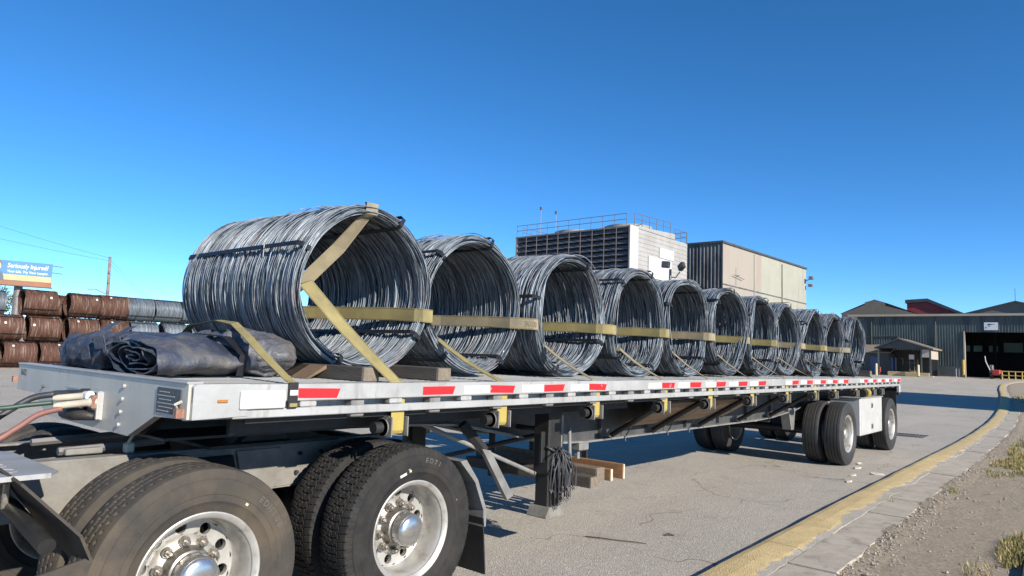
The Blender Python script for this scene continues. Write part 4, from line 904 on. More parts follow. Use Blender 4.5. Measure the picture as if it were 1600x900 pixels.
# air tanks, hangers, axle tubes
MB().tube([(-1.0, 10.0, .78), (-1.6, 10.0, .78)], .12, 14).build('air_tank', MT['frame_black'], TR, smooth=True, ang=50)
for bx in (-.80, -1.79):
    for y in (10.25, 12.6):
        MB().prism([(y - .16, .9), (y + .18, .9), (y + .10, .55), (y - .02, .55)], 0, bx - .06, bx + .08).build('hanger', MT['flange_grey'] if y < 11 else MT['frame_black'], TR, fixn=True)
    for y in (10.93, 14.0):
        MB().bb(bx - .05, bx + .05, y - .62, y + .2, .56, .66, .01).build('trailing_arm', MT['frame_black'], TR)
        MB().tube([(bx, y + .18, .62), (bx, y + .18, .95)], .12, 14).build('air_spring', MT['rubber'], TR, smooth=True, ang=50)
AXY = (10.934, 14.0)
for y in AXY: MB().tube([(-.3, y, .51), (-2.29, y, .51)], .065, 12).build('axle', MT['frame_black'], TR, smooth=True, ang=50)

# ---- wheels
def holed_ring(mb, x, r0, r1, n, hr, depth):
    """flat ring in the plane X=x with n round holes; walls go back by depth"""
    rc = (r0 + r1) / 2
    for s_ in range(n):
        a0, a1 = 2 * PI * s_ / n, 2 * PI * (s_ + 1) / n; ac = (a0 + a1) / 2; out = []
        for t in range(8): a = a0 + (a1 - a0) * t / 8; out.append((r1 * math.cos(a), r1 * math.sin(a)))
        for t in range(2): r = r1 + (r0 - r1) * t / 2; out.append((r * math.cos(a1), r * math.sin(a1)))
        for t in range(8): a = a1 + (a0 - a1) * t / 8; out.append((r0 * math.cos(a), r0 * math.sin(a)))
        for t in range(2): r = r0 + (r1 - r0) * t / 2; out.append((r * math.cos(a0), r * math.sin(a0)))
        c = (rc * math.cos(ac), rc * math.sin(ac)); inn = []
        for q in out:
            d = Vector((q[0] - c[0], q[1] - c[1])).normalized(); inn.append((c[0] + d.x * hr, c[1] + d.y * hr))
        m = len(out)
        mb.add([(x, *q) for q in out] + [(x, *q) for q in inn] + [(x - depth, *q) for q in inn], [(i, (i + 1) % m, m + (i + 1) % m, m + i) for i in range(m)] + [(m + i, m + (i + 1) % m, 2 * m + (i + 1) % m, 2 * m + i) for i in range(m)])
def rim_mesh():
    b = MB(); X = lambda d: -d
    b.lathe([(X(.30), .262), (X(.02), .272), (X(.004), .286), (X(0), .298), (X(.002), .303), (X(.007), .304), (X(.012), .301), (X(.013), .288), (X(.03), .272), (X(.06), .262), (X(.10), .258), (X(.165), .256), (X(.182), .250), (X(.188), .240)], 64)
    holed_ring(b, X(.188), .168, .240, 10, .029, .03)
    b.lathe([(X(.188), .168), (X(.175), .160), (X(.155), .12), (X(.155), .09)], 48); return b.mesh('wheel')
RIM = rim_mesh(); RIM.materials.append(MT['alu_rim'])
import bmesh
def fix(me, smooth_ang=35):
    b = bmesh.new(); b.from_mesh(me); bmesh.ops.remove_doubles(b, verts=b.verts, dist=1e-5); bmesh.ops.recalc_face_normals(b, faces=b.faces); b.to_mesh(me); b.free()
    me.polygons.foreach_set('use_smooth', [True] * len(me.polygons)); me.set_sharp_from_angle(angle=math.radians(smooth_ang)); return me
fix(RIM)
def tyre_mesh(kind, R=.512, w=.275):
    h = w / 2
    side = [(h - .045, .288), (h - .02, .30), (h - .006, .33), (h + .003, .352), (h + .0055, .354), (h + .006, .385), (h + .0085, .388), (h + .009, .412), (h + .006, .416), (h + .004, .435), (h - .001, .452), (h - .0005, .456), (h - .006, .46)]
    nA = {'lug': 576, 'worn': 432, 'rib': 96}[kind]; nc = {'lug': 40, 'worn': 34, 'rib': 44}[kind]
    prof_t = [h - .010, h - .016]
    cols = []
    for x, r in side: cols.append((x, r, None))
    cols.append((h - .008, .475, 'sh')); cols.append((h - .013, .492, 'sh'))
    tw = h - .018
    for i in range(nc): u = 1 - 2 * i / (nc - 1); cols.append((u * tw, R - .010 * abs(u) ** 4, u))
    cols.append((-(h - .013), .492, 'sh')); cols.append((-(h - .008), .475, 'sh'))
    for x, r in side[::-1]: cols.append((-x, r, None))
    pitches = {'lug': 72, 'worn': 72, 'rib': 1}[kind]
    def depth(u, s_):
        if kind == 'rib':
            for c in (-.62, -.21, .21, .62):
                if abs(u - c) < .045: return .011
            return 0
        if kind == 'lug':
            zz = .055 * (1 if (s_ * 2) % 2 < 1 else -1)
            d = 0
            for c in (-.46, 0, .46):
                if abs(u - c - zz * (1 if c != 0 else -1)) < .026: d = .009
            row = 0 if u < -.46 else 1 if u < 0 else 2 if u < .46 else 3
            f = (s_ + (.5 if row in (1, 2) else 0) + (.45 * abs(u))) % 1
            if f < .14: d = max(d, .009)
            return d
        d = 0
        for c in (-.6, -.2, .2, .6):
            if abs(u - c) < .022: d = .006
            if abs(u - c) < .075 and ((s_ + (.5 if c in (-.2, .6) else 0)) % 1) < .2: d = .011
        return d
    vs = []; n = len(cols)
    for i in range(nA):
        a = 2 * PI * i / nA; s_ = pitches * i / nA; ca, sa = math.cos(a), math.sin(a)
        for x, r, u in cols:
            if u == 'sh':
                if kind == 'lug' and (s_ % 1) < .2: r -= .003; x *= .975
                elif kind == 'worn' and (s_ % 1) < .12: x *= .985
            elif u is not None: r -= depth(u, s_)
            vs.append((x, r * ca, r * sa))
    fs = [(i * n + k, ((i + 1) % nA) * n + k, ((i + 1) % nA) * n + k + 1, i * n + k + 1) for i in range(nA) for k in range(n - 1)]
    me = MB().add(vs, fs).mesh('tyre'); 
    return fix(me, 30)
TYM = {k: tyre_mesh(k) for k in ('lug', 'worn', 'rib')}
TYM['lug'].materials.append(MT['rubber']); TYM['worn'].materials.append(MT['rubber_dusty']); TYM['rib'].materials.append(MT['rubber_trailer'])
NUT = MB().tube([(-.155, 0, 0), (-.128, 0, 0)], .0205, 6).tube([(-.128, 0, 0), (-.112, 0, 0), (-.108, 0, 0)], [.013, .013, .008], 10).tube([(-.1555, 0, 0), (-.147, 0, 0)], .027, 14).mesh('lug_nut'); NUT.materials.append(MT['nut_metal'])
HUBD = MB().lathe([(-.156, .118), (-.15, .122), (-.13, .118), (-.10, .108), (-.095, .099), (-.07, .097)], 40).mesh('hub'); HUBD.materials.append(MT['nut_metal']); fix(HUBD)
CAP = MB().lathe([(-.075, .1), (-.03, .0985), (-.012, .094), (0.0, .082), (.008, .058), (.012, .03), (.013, .001)], 40).mesh('hub_cap'); CAP.materials.append(MT['chrome']); fix(CAP, 60)
THUB = MB().lathe([(-.16, .12), (-.14, .115), (-.10, .085), (-.04, .08), (-.03, .07), (-.028, .001)], 32).mesh('hub'); THUB.materials.append(MT['alu_rim']); fix(THUB)
def letter_arc(body, r, size, a0, xs_):
    """raised letters round the sidewall, a0 the angle of the word's middle (from +Y toward +Z); outer side reads left to right"""
    m = MB(); step = size * .84 / r; n = len(body)
    for i, ch in enumerate(body):
        if ch == ' ': continue
        a = a0 - (i - (n - 1) / 2) * step
        # seen from +X: +Y is to the right
        v, f = text_mesh(ch, size, 'CENTER', res=2, bold=.001)
        ur = Vector((0, math.cos(a), math.sin(a))); tg = Vector((0, math.sin(a), -math.cos(a)))
        top = [Vector((xs_, 0, 0)) + ur * (r + q[1]) + tg * q[0] for q in v]; m.add(top, f)
    return m.mesh('lettering')
def wheel(parent, xface, y, z, side, kind, hubk, dual=True, rot=0.0, detail=True, letters=None):
    """wheel at outer face xface, side +1 faces +X"""
    ofs = OFF[parent.name]; sc = (side, 1, 1)
    w = put('wheel', RIM, parent, (xface - ofs[0], y - ofs[1], z - ofs[2]), (rot, 0, 0 if side > 0 else PI))
    put('tyre', TYM[kind], w, (-.1245, 0, 0), (-rot * .3, 0, 0))
    if detail:
        if hubk == 'drive':
            put('hub', HUBD, w); put('hub_cap', CAP, w)
        else: put('hub', THUB, w)
        for i in range(10):
            a = 2 * PI * (i + .5) / 10; put('lug_nut', NUT, w, (0, .143 * math.cos(a), .143 * math.sin(a)))
    if letters:
        for (txt, r, size, a0, xs_) in letters:
            me = letter_arc(txt, r, size, a0 - rot, xs_); me.materials.append(MT['rubber_text']); put('lettering', me, w)
    if dual:
        put('inner_tyre', TYM[kind], parent, (xface - side * (.1245 + .34) - ofs[0], y - ofs[1], z - ofs[2]), (.4, 0, 0))
        ir = put('inner_rim', RIM, parent, (xface - side * .62 - ofs[0], y - ofs[1], z - ofs[2]), (0, 0, 0 if side < 0 else PI))
    return w
for y in AXY:
    wheel(TR, -.035, y, .512, 1, 'rib', 'trailer', rot=.3 * y); wheel(TR, -TW + .035, y, .512, -1, 'rib', 'trailer', rot=1 + y)
# tool box between the axles
tb = MB().bb(-.52, -.02, 11.62, 13.16, .43, 1.07, .012).build('tool_box', MT['box_white'], TR)
for z in (.93, .56): 
    MB().bb(-.0195, -.006, 12.34, 12.44, z - .045, z + .045, .004).bb(-.006, .004, 12.37, 12.41, z - .03, z + .03).build('latch', MT['rail_grey'], tb)
MB().bb(-.0195, -.015, 11.66, 12.385, .455, 1.045, .002).build('lid', MT['box_white'], tb); MB().bb(-.0195, -.015, 12.395, 13.12, .455, 1.045, .002).build('lid', MT['box_white'], tb)
MB().bb(-.53, -.0, 11.60, 13.18, 1.072, 1.084).build('lid_lip', MT['alu_white'], tb)
# rear end
MB().bb(-TW + .02, -.02, TL - .05, TL - .0, 1.06, 1.33, .01).build('rear_sill', MT['frame_black'], TR)
MB().bb(-TW + .3, -.3, TL - .12, TL - .04, .55, .64, .01).bb(-.95, -.87, TL - .1, TL - .05, .64, 1.1).bb(-1.72, -1.64, TL - .1, TL - .05, .64, 1.1).build('rear_bumper', MT['flange_grey'], TR)
for x in (-.36, -TW + .36): MB().bb(x - .3, x + .3, TL - .14, TL - .12, .28, 1.15).build('mud_flap', MT['flap_black'], TR)
MB().bb(-.06, .0, TL - .12, TL + .01, 1.12, 1.26, .01).build('corner_post', MT['alu_white'], TR)
# landing gear
for lx in (-.45, -2.14):
    lg = MB().bb(lx - .085, lx + .085, 3.21, 3.39, .62, 1.25, .012).build('landing_leg', MT['frame_black'], TR)
    MB().bb(lx - .07, lx + .07, 3.23, 3.37, .34, .63, .008).build('inner_leg', MT['frame_black'], lg)
    MB().prism([(3.17, .275), (3.43, .275), (3.43, .285), (3.385, .36), (3.215, .36), (3.17, .285)], 0, lx - .10, lx + .10).build('foot', MT['dusty_frame'], lg, fixn=True)
    MB().bb(lx + .02, lx + .05, 3.155, 3.205, .72, .98, .006).build('gear_box', MT['frame_black'], lg)
    MB().bb(lx - .01, lx + .02, 3.42, 3.5, .78, 1.1).build('bolt_plate', MT['flange_grey'], lg)
MB().tube([(-.36, 3.49, 1.0), (-.36, 3.49, .96), (-.35, 3.50, .55), (-.35, 3.48, .50), (-.36, 3.42, .475), (-.38, 3.34, .475)], .017, 10).build('crank_handle', MT['flange_grey'], TR, smooth=True)
MB().tube([(-.45, 3.3, .98), (-2.14, 3.3, .98)], .022, 8).build('cross_shaft', MT['frame_black'], TR)
MB().tube([(-.5, 3.2, .62), (-.78, 2.15, 1.06)], .018, 8).build('brace', MT['flange_grey'], TR)
MB().tube([(-2.1, 3.3, .5), (-.5, 3.35, .95)], .022, 8).build('brace', MT['frame_black'], TR)
MB().add([(-.62, 2.62, .86), (-.62, 2.72, .84), (-.62, 3.02, .45), (-.62, 2.95, .42), (-.58, 2.62, .86), (-.58, 2.72, .84), (-.58, 3.02, .45), (-.58, 2.95, .42)], [(0, 1, 2, 3), (7, 6, 5, 4), (0, 4, 5, 1), (1, 5, 6, 2), (2, 6, 7, 3), (3, 7, 4, 0)]).build('brace_plate', MT['flange_grey'], TR, fixn=True)
MB().tube([(-.7, 2.5, 1.05), (-.62, 2.68, .84)], .045, 6).build('brace', MT['frame_black'], TR)
# underslung rack holding spare timbers
for x in (-.95, -1.65): MB().bb(x - .03, x + .03, 3.92, 4.62, .365, .395).bb(x - .03, x + .03, 3.92, 3.95, .395, .80).bb(x - .03, x + .03, 4.59, 4.62, .395, .80).build('timber_rack', MT['frame_black'], TR)
MB().bb(-.82, -.72, 4.18, 4.34, .70, .775, .01).bb(-.80, -.76, 4.2, 4.24, .62, .7).build('air_valve', MT['flange_grey'], TR)
# ================================================================== TRACTOR UNIT (rear of the chassis)
TK = thing('truck_tractor', 'dusty rear chassis of a semi tractor coupled under the trailer nose', 'truck', (-1.295, 0, 0))
FT = .985
for bx, d in ((-.86, 1), (-1.73, -1)):
    b = MB().bb(bx - .006, bx + .006, -3.2, 1.85, FT - .26, FT)
    lo_, hi_ = sorted((bx, bx - d * .09)); b.bb(lo_, hi_, -3.2, 1.85, FT, FT + .012).bb(lo_, hi_, -3.2, 1.85, FT - .272, FT - .26)
    fr = b.build('frame_rail', MT['dusty_frame'], TK)
    for y in (-.75, .05, .95, 1.12, 1.28, 1.6):
        for z in (.80, .92): MB().cyl((bx + d * .014, y + .02 * (z > .9), z), 0, .014, .022, 8).build('bolt', MT['dark_grease'], fr)
    # suspension hangers
    for y in (.85, 1.62): MB().prism([(y - .16, .97), (y + .14, .97), (y + .10, .72), (y + .0, .66), (y - .1, .72)], 0, bx + d * .012, bx + d * .03).build('hanger_plate', MT['dusty_frame'], TK, fixn=True)
    for y in (.14, 1.461):
        MB().bb(bx - .05, bx + .05, y - .1, y + .55, .60, .69, .015).build('spring_arm', MT['dark_grease'], TK)
        MB().tube([(bx, y + .42, .66), (bx, y + .42, .78), (bx, y + .42, .95)], [.13, .15, .11], 16).build('air_spring', MT['rubber'], TK, smooth=True)
for y in (-2.6, -1.2, -.55, .85, 1.84): MB().bb(-1.64, -.95, y - .04, y + .04, FT - .24, FT - .02, .01).build('crossmember', MT['dark_grease'], TK)
for y in (.14, 1.461):
    MB().tube([(-.3, y, .515), (-1.0, y, .515), (-1.15, y, .515), (-1.45, y, .515), (-1.6, y, .515), (-2.3, y, .515)], [.07, .075, .19, .2, .075, .07], 14).build('drive_axle', MT['dark_grease'], TK, smooth=True)
    for bx in (-.72, -1.87): MB().tube([(bx, y - .2, .6), (bx, y - .36, .72)], .08, 12).build('brake_chamber', MT['dark_grease'], TK, smooth=True, ang=50)
MB().tube([(-1.295, .2, .6), (-1.295, 1.3, .56)], .05, 10).build('drive_shaft', MT['dark_grease'], TK)
# fifth wheel
fw = MB(); n = 26; pts = []
for i in range(n + 1):
    a = math.radians(200 - 220 * i / n); pts.append((-1.295 + .46 * math.cos(a), .95 - .42 * math.sin(a) if False else .9 - .40 * math.sin(a)))
pts += [(-1.295 + .40, 1.55), (-1.295 + .12, 1.60), (-1.295 + .05, 1.0), (-1.295 - .05, 1.0), (-1.295 - .12, 1.60), (-1.295 - .40, 1.55)]
fw.prism(pts, 2, 1.075, 1.115)
f5 = fw.build('fifth_wheel', MT['dark_grease'], TK, fixn=True)
for x in (-.93, -1.66): MB().prism([(.72, 1.0), (1.12, 1.0), (1.0, 1.08), (.84, 1.08)], 0, x - .03, x + .03).build('pivot_bracket', MT['dark_grease'], f5, fixn=True)
MB().bb(-1.80, -.79, .5, 1.4, FT + .0125, FT + .03).build('slide_plate', MT['dark_grease'], TK)
for x in (-1.05, -1.5): MB().tube([(x, -.2, FT + .03), (x, .35, FT + .05)], .022, 6).build('air_line', MT['rail_grey'], TK)
MB().bb(-1.12, -.99, -.18, .0, FT + .013, FT + .045, .005).build('bracket', MT['dusty_frame'], TK)
MB().bb(-.95, -.90, .08, .13, FT + .013, FT + .07, .01).tube([(-.925, .1, FT + .07), (-.9, .14, FT + .16)], .008, 6).build('clip', MT['cream'], TK)
# deck plate over the frame ahead of the drive wheels: plate with raised bars
dp = MB().prism([(-.43, -.41), (-.43, -2.6), (-2.15, -2.6), (-2.15, -.41), (-1.30, -.41), (-1.24, -.36), (-.5, -.36)], 2, FT + .013, FT + .022).build('deck_plate', MT['alu_deck'], TK, fixn=True)
for i in range(10):
    for j in range(9): MB().box((-.56 - i * .085, -.52 - j * .09, FT + .024), (.045, .012, .004), Matrix.Rotation(.7 if (i + j) % 2 else -.7, 3, 'Z')).build('tread_bar', MT['alu_white'], dp)
MB().bb(-.435, -.425, -2.6, -.41, FT + .004, FT + .026).build('plate_edge', MT['alu_white'], dp)
# wheels
Ldrive = {0: [('EDH100', .428, .042, math.radians(38), .0205)], 1: [('ED71', .425, .046, math.radians(72), .0205)]}
wf = wheel(TK, -.075, .141, .515, 1, 'worn', 'drive', rot=.12, letters=Ldrive[0])
wr = wheel(TK, -.075, 1.461, .515, 1, 'lug', 'drive', rot=.5, letters=Ldrive[1])
wheel(TK, -2.515, .141, .515, -1, 'worn', 'drive', rot=.7); wheel(TK, -2.515, 1.461, .515, -1, 'lug', 'drive', rot=1.9)
# white crayon mark and dots on the rear drive tyre
def mark(par, a, r, w, h, m, xs_=.0200):
    ur = Vector((0, math.cos(a), math.sin(a))); tg = Vector((0, math.sin(a), -math.cos(a)))
    P_ = [ur * (r + dy) + tg * dx + Vector((xs_, 0, 0)) for dx, dy in ((-w, -h), (w, -h), (w, h), (-w, h))]
    me = MB().add(P_, [(0, 1, 2, 3)]).mesh('sidewall_mark'); me.materials.append(m); put('sidewall_mark', me, par)
mark(wr, math.radians(108) - .5, .365, .026, .008, MT['white_tape']); mark(wr, math.radians(100) - .5, .39, .008, .007, MT['cream']); mark(wr, math.radians(99) - .5, .372, .008, .007, MT['cream'])
mark(wr, math.radians(22) - .5, .385, .006, .006, MT['wood_orange']); mark(wf, math.radians(58) - .12, .372, .008, .006, MT['cream'])
# front quarter fender: rubber flap on a tube bracket ahead of the forward drive tyre
qf = MB().add([(-.08, -.30, .62), (-.66, -.30, .62), (-.66, -.40, .80), (-.08, -.38, .80), (-.66, -.56, 1.03), (-.30, -.55, 1.0), (-.08, -.34, .45), (-.66, -.34, .45), (-.08, -.50, .05), (-.66, -.50, .05)],
              [(0, 1, 2, 3), (3, 2, 4, 5), (6, 7, 1, 0), (8, 9, 7, 6)]).build('quarter_fender', MT['rubber_dusty'], TK)
qf.modifiers.new('thick', 'SOLIDIFY').thickness = .012
MB().tube([(-.86, -.50, .86), (-.6, -.50, .84), (-.20, -.47, .745)], .036, 14).build('fender_tube', MT['frame_black'], TK, smooth=True, ang=50)
MB().box((-.62, -.53, .90), (.06, .03, .12), None, .005).cyl((-.60, -.55, .96), 1, .012, .03, 8).build('tube_clamp', MT['nut_metal'], TK)
MB().add([(-.08, -.52, .04), (-.08, -.36, .52), (-.08, -.30, .66), (-.08, -.36, .70), (-.08, -.75, .62), (-.08, -.85, .05), (-.095, -.52, .04), (-.095, -.36, .52), (-.095, -.30, .66), (-.095, -.36, .70), (-.095, -.75, .62), (-.095, -.85, .05)],
         [(0, 1, 2, 3, 4, 5), (11, 10, 9, 8, 7, 6)] + [(i, 6 + i, 6 + (i + 1) % 6, (i + 1) % 6) for i in range(6)]).build('side_flap', MT['rubber_dusty'], TK, fixn=True)
# rear mud flaps
for s_ in (0, 1):
    xa, xb = (-.67, -.06) if s_ == 0 else (-2.53, -1.92)
    b = MB(); pts = [(1.84, .90), (1.90, .905), (2.02, .76), (2.115, .55), (2.115, .44), (2.085, .44), (2.085, .55), (1.99, .75)]
    b.prism(pts, 0, xa, xb); b.build('flap_hanger', MT['flange_grey'], TK, fixn=True)
    b = MB().add([(xa, 2.08, .50), (xb, 2.08, .50), (xb, 2.12, .12), (xa, 2.12, .12), (xa, 2.09, .50), (xb, 2.09, .50), (xb, 2.13, .12), (xa, 2.13, .12)], [(0, 1, 2, 3), (7, 6, 5, 4), (0, 4, 5, 1), (1, 5, 6, 2), (2, 6, 7, 3), (3, 7, 4, 0)])
    b.build('mud_flap', MT['flap_black'], TK, fixn=True)
    MB().tube([(xb if s_ else xa, 2.05, .7), (-1.295, 1.9, .85)], .025, 8).build('flap_arm', MT['frame_black'], TK)
# air and electric lines to the trailer bulkhead
def hose(name, pts, r, m, coil=0):
    q = spline([(a, b_) for a, b_, _ in pts], .02); zz = spline([(c_, 0) for _, _, c_ in pts], .02)
    n = 40; P_ = []
    A = np.array(pts, float); t = np.linspace(0, len(pts) - 1, n)
    ext = np.vstack([2 * A[0] - A[1], A, 2 * A[-1] - A[-2]])
    for u in t:
        i = min(int(u), len(pts) - 2); f = u - i; p0, p1, p2, p3 = ext[i:i + 4]
        P_.append(.5 * (2 * p1 + (p2 - p0) * f + (2 * p0 - 5 * p1 + 4 * p2 - p3) * f * f + (-p0 + 3 * p1 - 3 * p2 + p3) * f ** 3))
    return MB().tube(P_, r, 10).build(name, m, TK, smooth=True)
hose('hose', [(-1.2, -.20, 1.262), (-1.22, -.32, 1.25), (-1.24, -.46, 1.235), (-1.25, -.8, 1.25), (-1.27, -1.6, 1.4)], .013, MT['hose_green'])
hose('hose', [(-1.14, -.17, 1.235), (-1.18, -.27, 1.20), (-1.2, -.36, 1.13), (-1.22, -.48, 1.06), (-1.24, -.8, 1.02), (-1.26, -1.6, 1.3)], .016, MT['hose_red'])
hose('hose', [(-1.32, -.16, 1.30), (-1.36, -.26, 1.275), (-1.38, -.38, 1.19), (-1.4, -.5, 1.11), (-1.42, -.9, 1.1), (-1.4, -1.6, 1.4)], .018, MT['hose_black'])
for a, b_, m in (((-1.03, -.03, 1.275), (-1.17, -.20, 1.245), 'cream'), ((-1.14, -.03, 1.30), (-1.26, -.18, 1.28), 'cream'), ((-1.18, -.03, 1.31), (-1.34, -.17, 1.30), 'hose_black')):
    a, b_ = Vector(a), Vector(b_); MB().tube([a, a + (b_ - a) * .2, a + (b_ - a) * .25, a + (b_ - a) * .9, b_], [.028, .028, .021, .019, .014], 12).build('coupling', MT[m], TK, smooth=True, ang=50)
MB().box((-1.05, -.045, 1.27), (.07, .045, .075), None, .01).build('gladhand', MT['rust_metal'], TK)
MB().box((-1.12, -.05, 1.30), (.06, .05, .05), None, .012).build('gladhand', MT['sign_white'], TK)
MB().tube([(-1.05, -.04, 1.19), (-1.18, -.1, 1.20), (-1.28, -.12, 1.20)], [.02, .038, .03], 10).tube([(-1.2, -.06, 1.22), (-1.32, -.05, 1.21)], .03, 10).build('plug_socket', MT['dark_grease'], TK, smooth=True)
# ================================================================== LOAD SECURING, TARPS, TIMBERS
# timbers under the first coil and at the rear
def timber(xn, xf, y, z, w, h, lab, name='timber', rot=0.0):
    t = thing(name, lab, 'timber', ((xn + xf) / 2, y, z), 'timbers on the trailer deck')
    MB().bb(xf, xn - .004, y - w / 2, y + w / 2, z, z + h, .006).build('beam', MT['wood_dark'], t)
    MB().bb(xn - .004, xn, y - w / 2 + .004, y + w / 2 - .004, z + .004, z + h - .004).build('cut_end', MT['wood_end'], t)
    return t
zD = DECK + .0025
timber(-.16, -2.42, 1.145, zD, .125, .088, 'dark square timber under the front of the nearest coil')
timber(-.16, -2.42, 1.755, zD, .125, .088, 'dark square timber under the rear of the nearest coil')
timber(-.42, -2.2, 14.12, zD, .14, .12, 'dark square timber behind the last coil at the trailer rear')
ck = thing('wooden_chock', 'small brown wooden wedge leaning beside the front timber', 'chock', (-.62, 1.03, zD), 'timbers on the trailer deck')
MB().add([(-.70, .93, zD), (-.52, .93, zD), (-.52, 1.075, zD + .085), (-.70, 1.075, zD + .085), (-.70, .955, zD), (-.52, .955, zD), (-.52, 1.078, zD + .062), (-.70, 1.078, zD + .062)], [(0, 1, 2, 3), (7, 6, 5, 4), (0, 4, 5, 1), (1, 5, 6, 2), (2, 6, 7, 3), (3, 7, 4, 0)]).build('wedge', MT['board_brown'], ck, fixn=True)
# spare timbers in the rack behind the landing gear
for lab, y0_, y1_, za, zb2, xe, m in (('upper orange board in the rack behind the landing leg', 4.50, 4.53, .44, .585, -.42, 'wood_orange'), ('second orange board lying against the upper one in the rack', 4.40, 4.44, .42, .535, -.50, 'wood_orange'),
                                     ('weathered square timber in the rack behind the landing leg', 4.18, 4.32, .42, .56, -.52, 'wood_grey'), ('lowest blackened timber in the rack behind the landing leg', 4.02, 4.14, .398, .50, -.48, 'wood_dark')):
    t = thing('spare_timber', lab, 'timber', (-1.2, y0_, za), 'spare timbers under the trailer')
    MB().bb(-2.1, xe - .004, y0_, y1_, za, zb2, .006).build('beam', MT[m], t); MB().bb(xe - .004, xe, y0_ + .003, y1_ - .003, za + .003, zb2 - .003).build('cut_end', MT['wood_end'] if m != 'wood_orange' else MT['cream'], t)
# boards stored under the deck against the struts
for i in range(4):
    q0, q1 = Vector((-.20, 0, 1.20)), Vector((-.66, 0, .93)); a = q0 + (q1 - q0) * (i / 4 + .01); b_ = q0 + (q1 - q0) * ((i + 1) / 4 - .01); nn = Vector((-(q1 - q0).z, 0, (q1 - q0).x)).normalized() * .03
    for (ya, yb, side) in ((4.86, 6.02, 'front'), (6.06, 7.35, 'rear')):
        t = MB().add([(a.x, ya, a.z), (a.x, yb, a.z), (b_.x, yb, b_.z), (b_.x, ya, b_.z), (a.x + nn.x, ya, a.z + nn.z), (a.x + nn.x, yb, a.z + nn.z), (b_.x + nn.x, yb, b_.z + nn.z), (b_.x + nn.x, ya, b_.z + nn.z)], [(0, 1, 2, 3), (7, 6, 5, 4), (0, 4, 5, 1), (1, 5, 6, 2), (2, 6, 7, 3), (3, 7, 4, 0)])
        tag(t.build('stored_board', MT['board_brown'], fixn=True), 'brown board slung under the deck, %s bay, %s from the rail' % (side, ORD[i]), 'board', 'boards slung under the deck')
# ---- winches and straps
WY = [1.25, 2.2, 3.39, 4.58, 5.60, 6.77, 7.98, 9.18, 10.18, 11.41, 12.59, 13.20]
def winch(y, lab):
    w = thing('strap_winch', lab, 'winch', (-.06, y, 1.18), 'strap winches under the side rail')
    for s_ in (-1, 1): MB().bb(-.115, .005, y + s_ * .062 - .004, y + s_ * .062 + .004, 1.105, 1.222, .003).build('side_plate', MT['flange_grey'], w)
    MB().tube([(-.055, y - .10, 1.16), (-.055, y + .085, 1.16)], .020, 12).build('drum', MT['frame_black'], w, smooth=True, ang=50)
    cap = MB().tube([(-.055, y - .155, 1.16), (-.055, y - .10, 1.16)], [.034, .034], 14).build('drum_cap', MT['frame_black'], w, smooth=True, ang=50)
    r = MB(); 
    for i in range(11):
        a = 2 * PI * i / 11; r.box((-.055, y - .083, 1.16 ), (.03, .010, .10), Matrix.Rotation(a, 3, 'Y'))
    r.build('ratchet', MT['rail_grey'], w)
    MB().tube([(-.055, y - .078, 1.16), (-.03, y - .08, 1.21), (-.01, y - .075, 1.225)], .007, 6).build('pawl', MT['nut_metal'], w)
    return w
for i, y in enumerate(WY): winch(y, 'black ratchet strap winch under the near side rail, %s from the trailer front' % (ORD[i] if i < 11 else 'twelfth'))
mats = ['strap_yellow', 'strap_tan', 'strap_yellow', 'strap_yellow', 'strap_tan', 'strap_yellow', 'strap_yellow', 'strap_tan', 'strap_yellow', 'strap_tan']
def smooth_path(P, W, n=6):
    out, wo = [], []
    for i in range(len(P) - 1):
        for k in range(n):
            t = k / n; out.append(Vector(P[i]).lerp(Vector(P[i + 1]), t)); wo.append(Vector(W[i]).lerp(Vector(W[i + 1]), t))
    out.append(Vector(P[-1])); wo.append(Vector(W[-1])); return out, wo
for k in range(11):
    xn, yc, zc = COILS[k]; yw = WY[k]; xf = xn - LC
    t = thing('cargo_strap', 'cargo strap from the side rail winch into the eye of the %s coil' % ORD[k], 'strap', (-.05, yw, 1.15), 'cargo straps down to the side rail')
    m = MT['strap_yellow'] if k < 2 else MT['strap_tan']
    # winch -> rail
    MB().ribbon([(-.055, yw, 1.118), (-.036, yw, 1.122), (-.026, yw, 1.14), (-.026, yw, 1.32), (-.05, yw, DECK + .001)], [(0, 1, 0)] * 5, .098, .004).build('strap_drop', MT['strap_bright'], t)
    MB().tube([(-.055, yw - .05, 1.16), (-.055, yw + .05, 1.16)], .026, 14).build('strap_roll', MT['strap_bright'], t, smooth=True, ang=50)
    dz, ay = (-.02, -RI + .045) if k == 0 else (-.30, -RI * .86 + .05)
    A = Vector((xn + .01, yc + ay, zc + dz)); F = Vector((xf, yc + ay + (.18 if k else .30), zc + dz - (.02 if k else .12)))
    P_ = [(-.05, yw, DECK + .003), (-.06, yw - .004, DECK + .012), tuple(A), tuple(F), (-TW + .06, yw + .1, DECK + .01)]
    W0 = Vector((0, 1, 0)); d1 = (A - Vector(P_[1])).normalized(); wA = Vector((-.60, .72, .27 if k < 3 else .42)) if k else Vector((0, .9, .42))
    P_, W2 = smooth_path(P_, [W0, Vector((-.35, .9, 0)) if k else W0, wA, (0, .5, .8), W0], 8)
    P_ = [q + Vector((0, 0, -.02 * math.sin(PI * min(1, max(0, (i - 8) / 8))))) + Vector((.003, .003, .003)) * mnoise.noise(Vector((i * .8, k, 0))) for i, q in enumerate(P_)]
    sr_ = MB().ribbon(P_, W2, .098, .004).build('strap_run', m, t)
    for e_ in (-.043, .043): MB().ribbon([q + w_.normalized() * e_ for q, w_ in zip(P_, W2)], W2, .007, .006).build('edge_stitch', MT['strap_edge'], sr_)
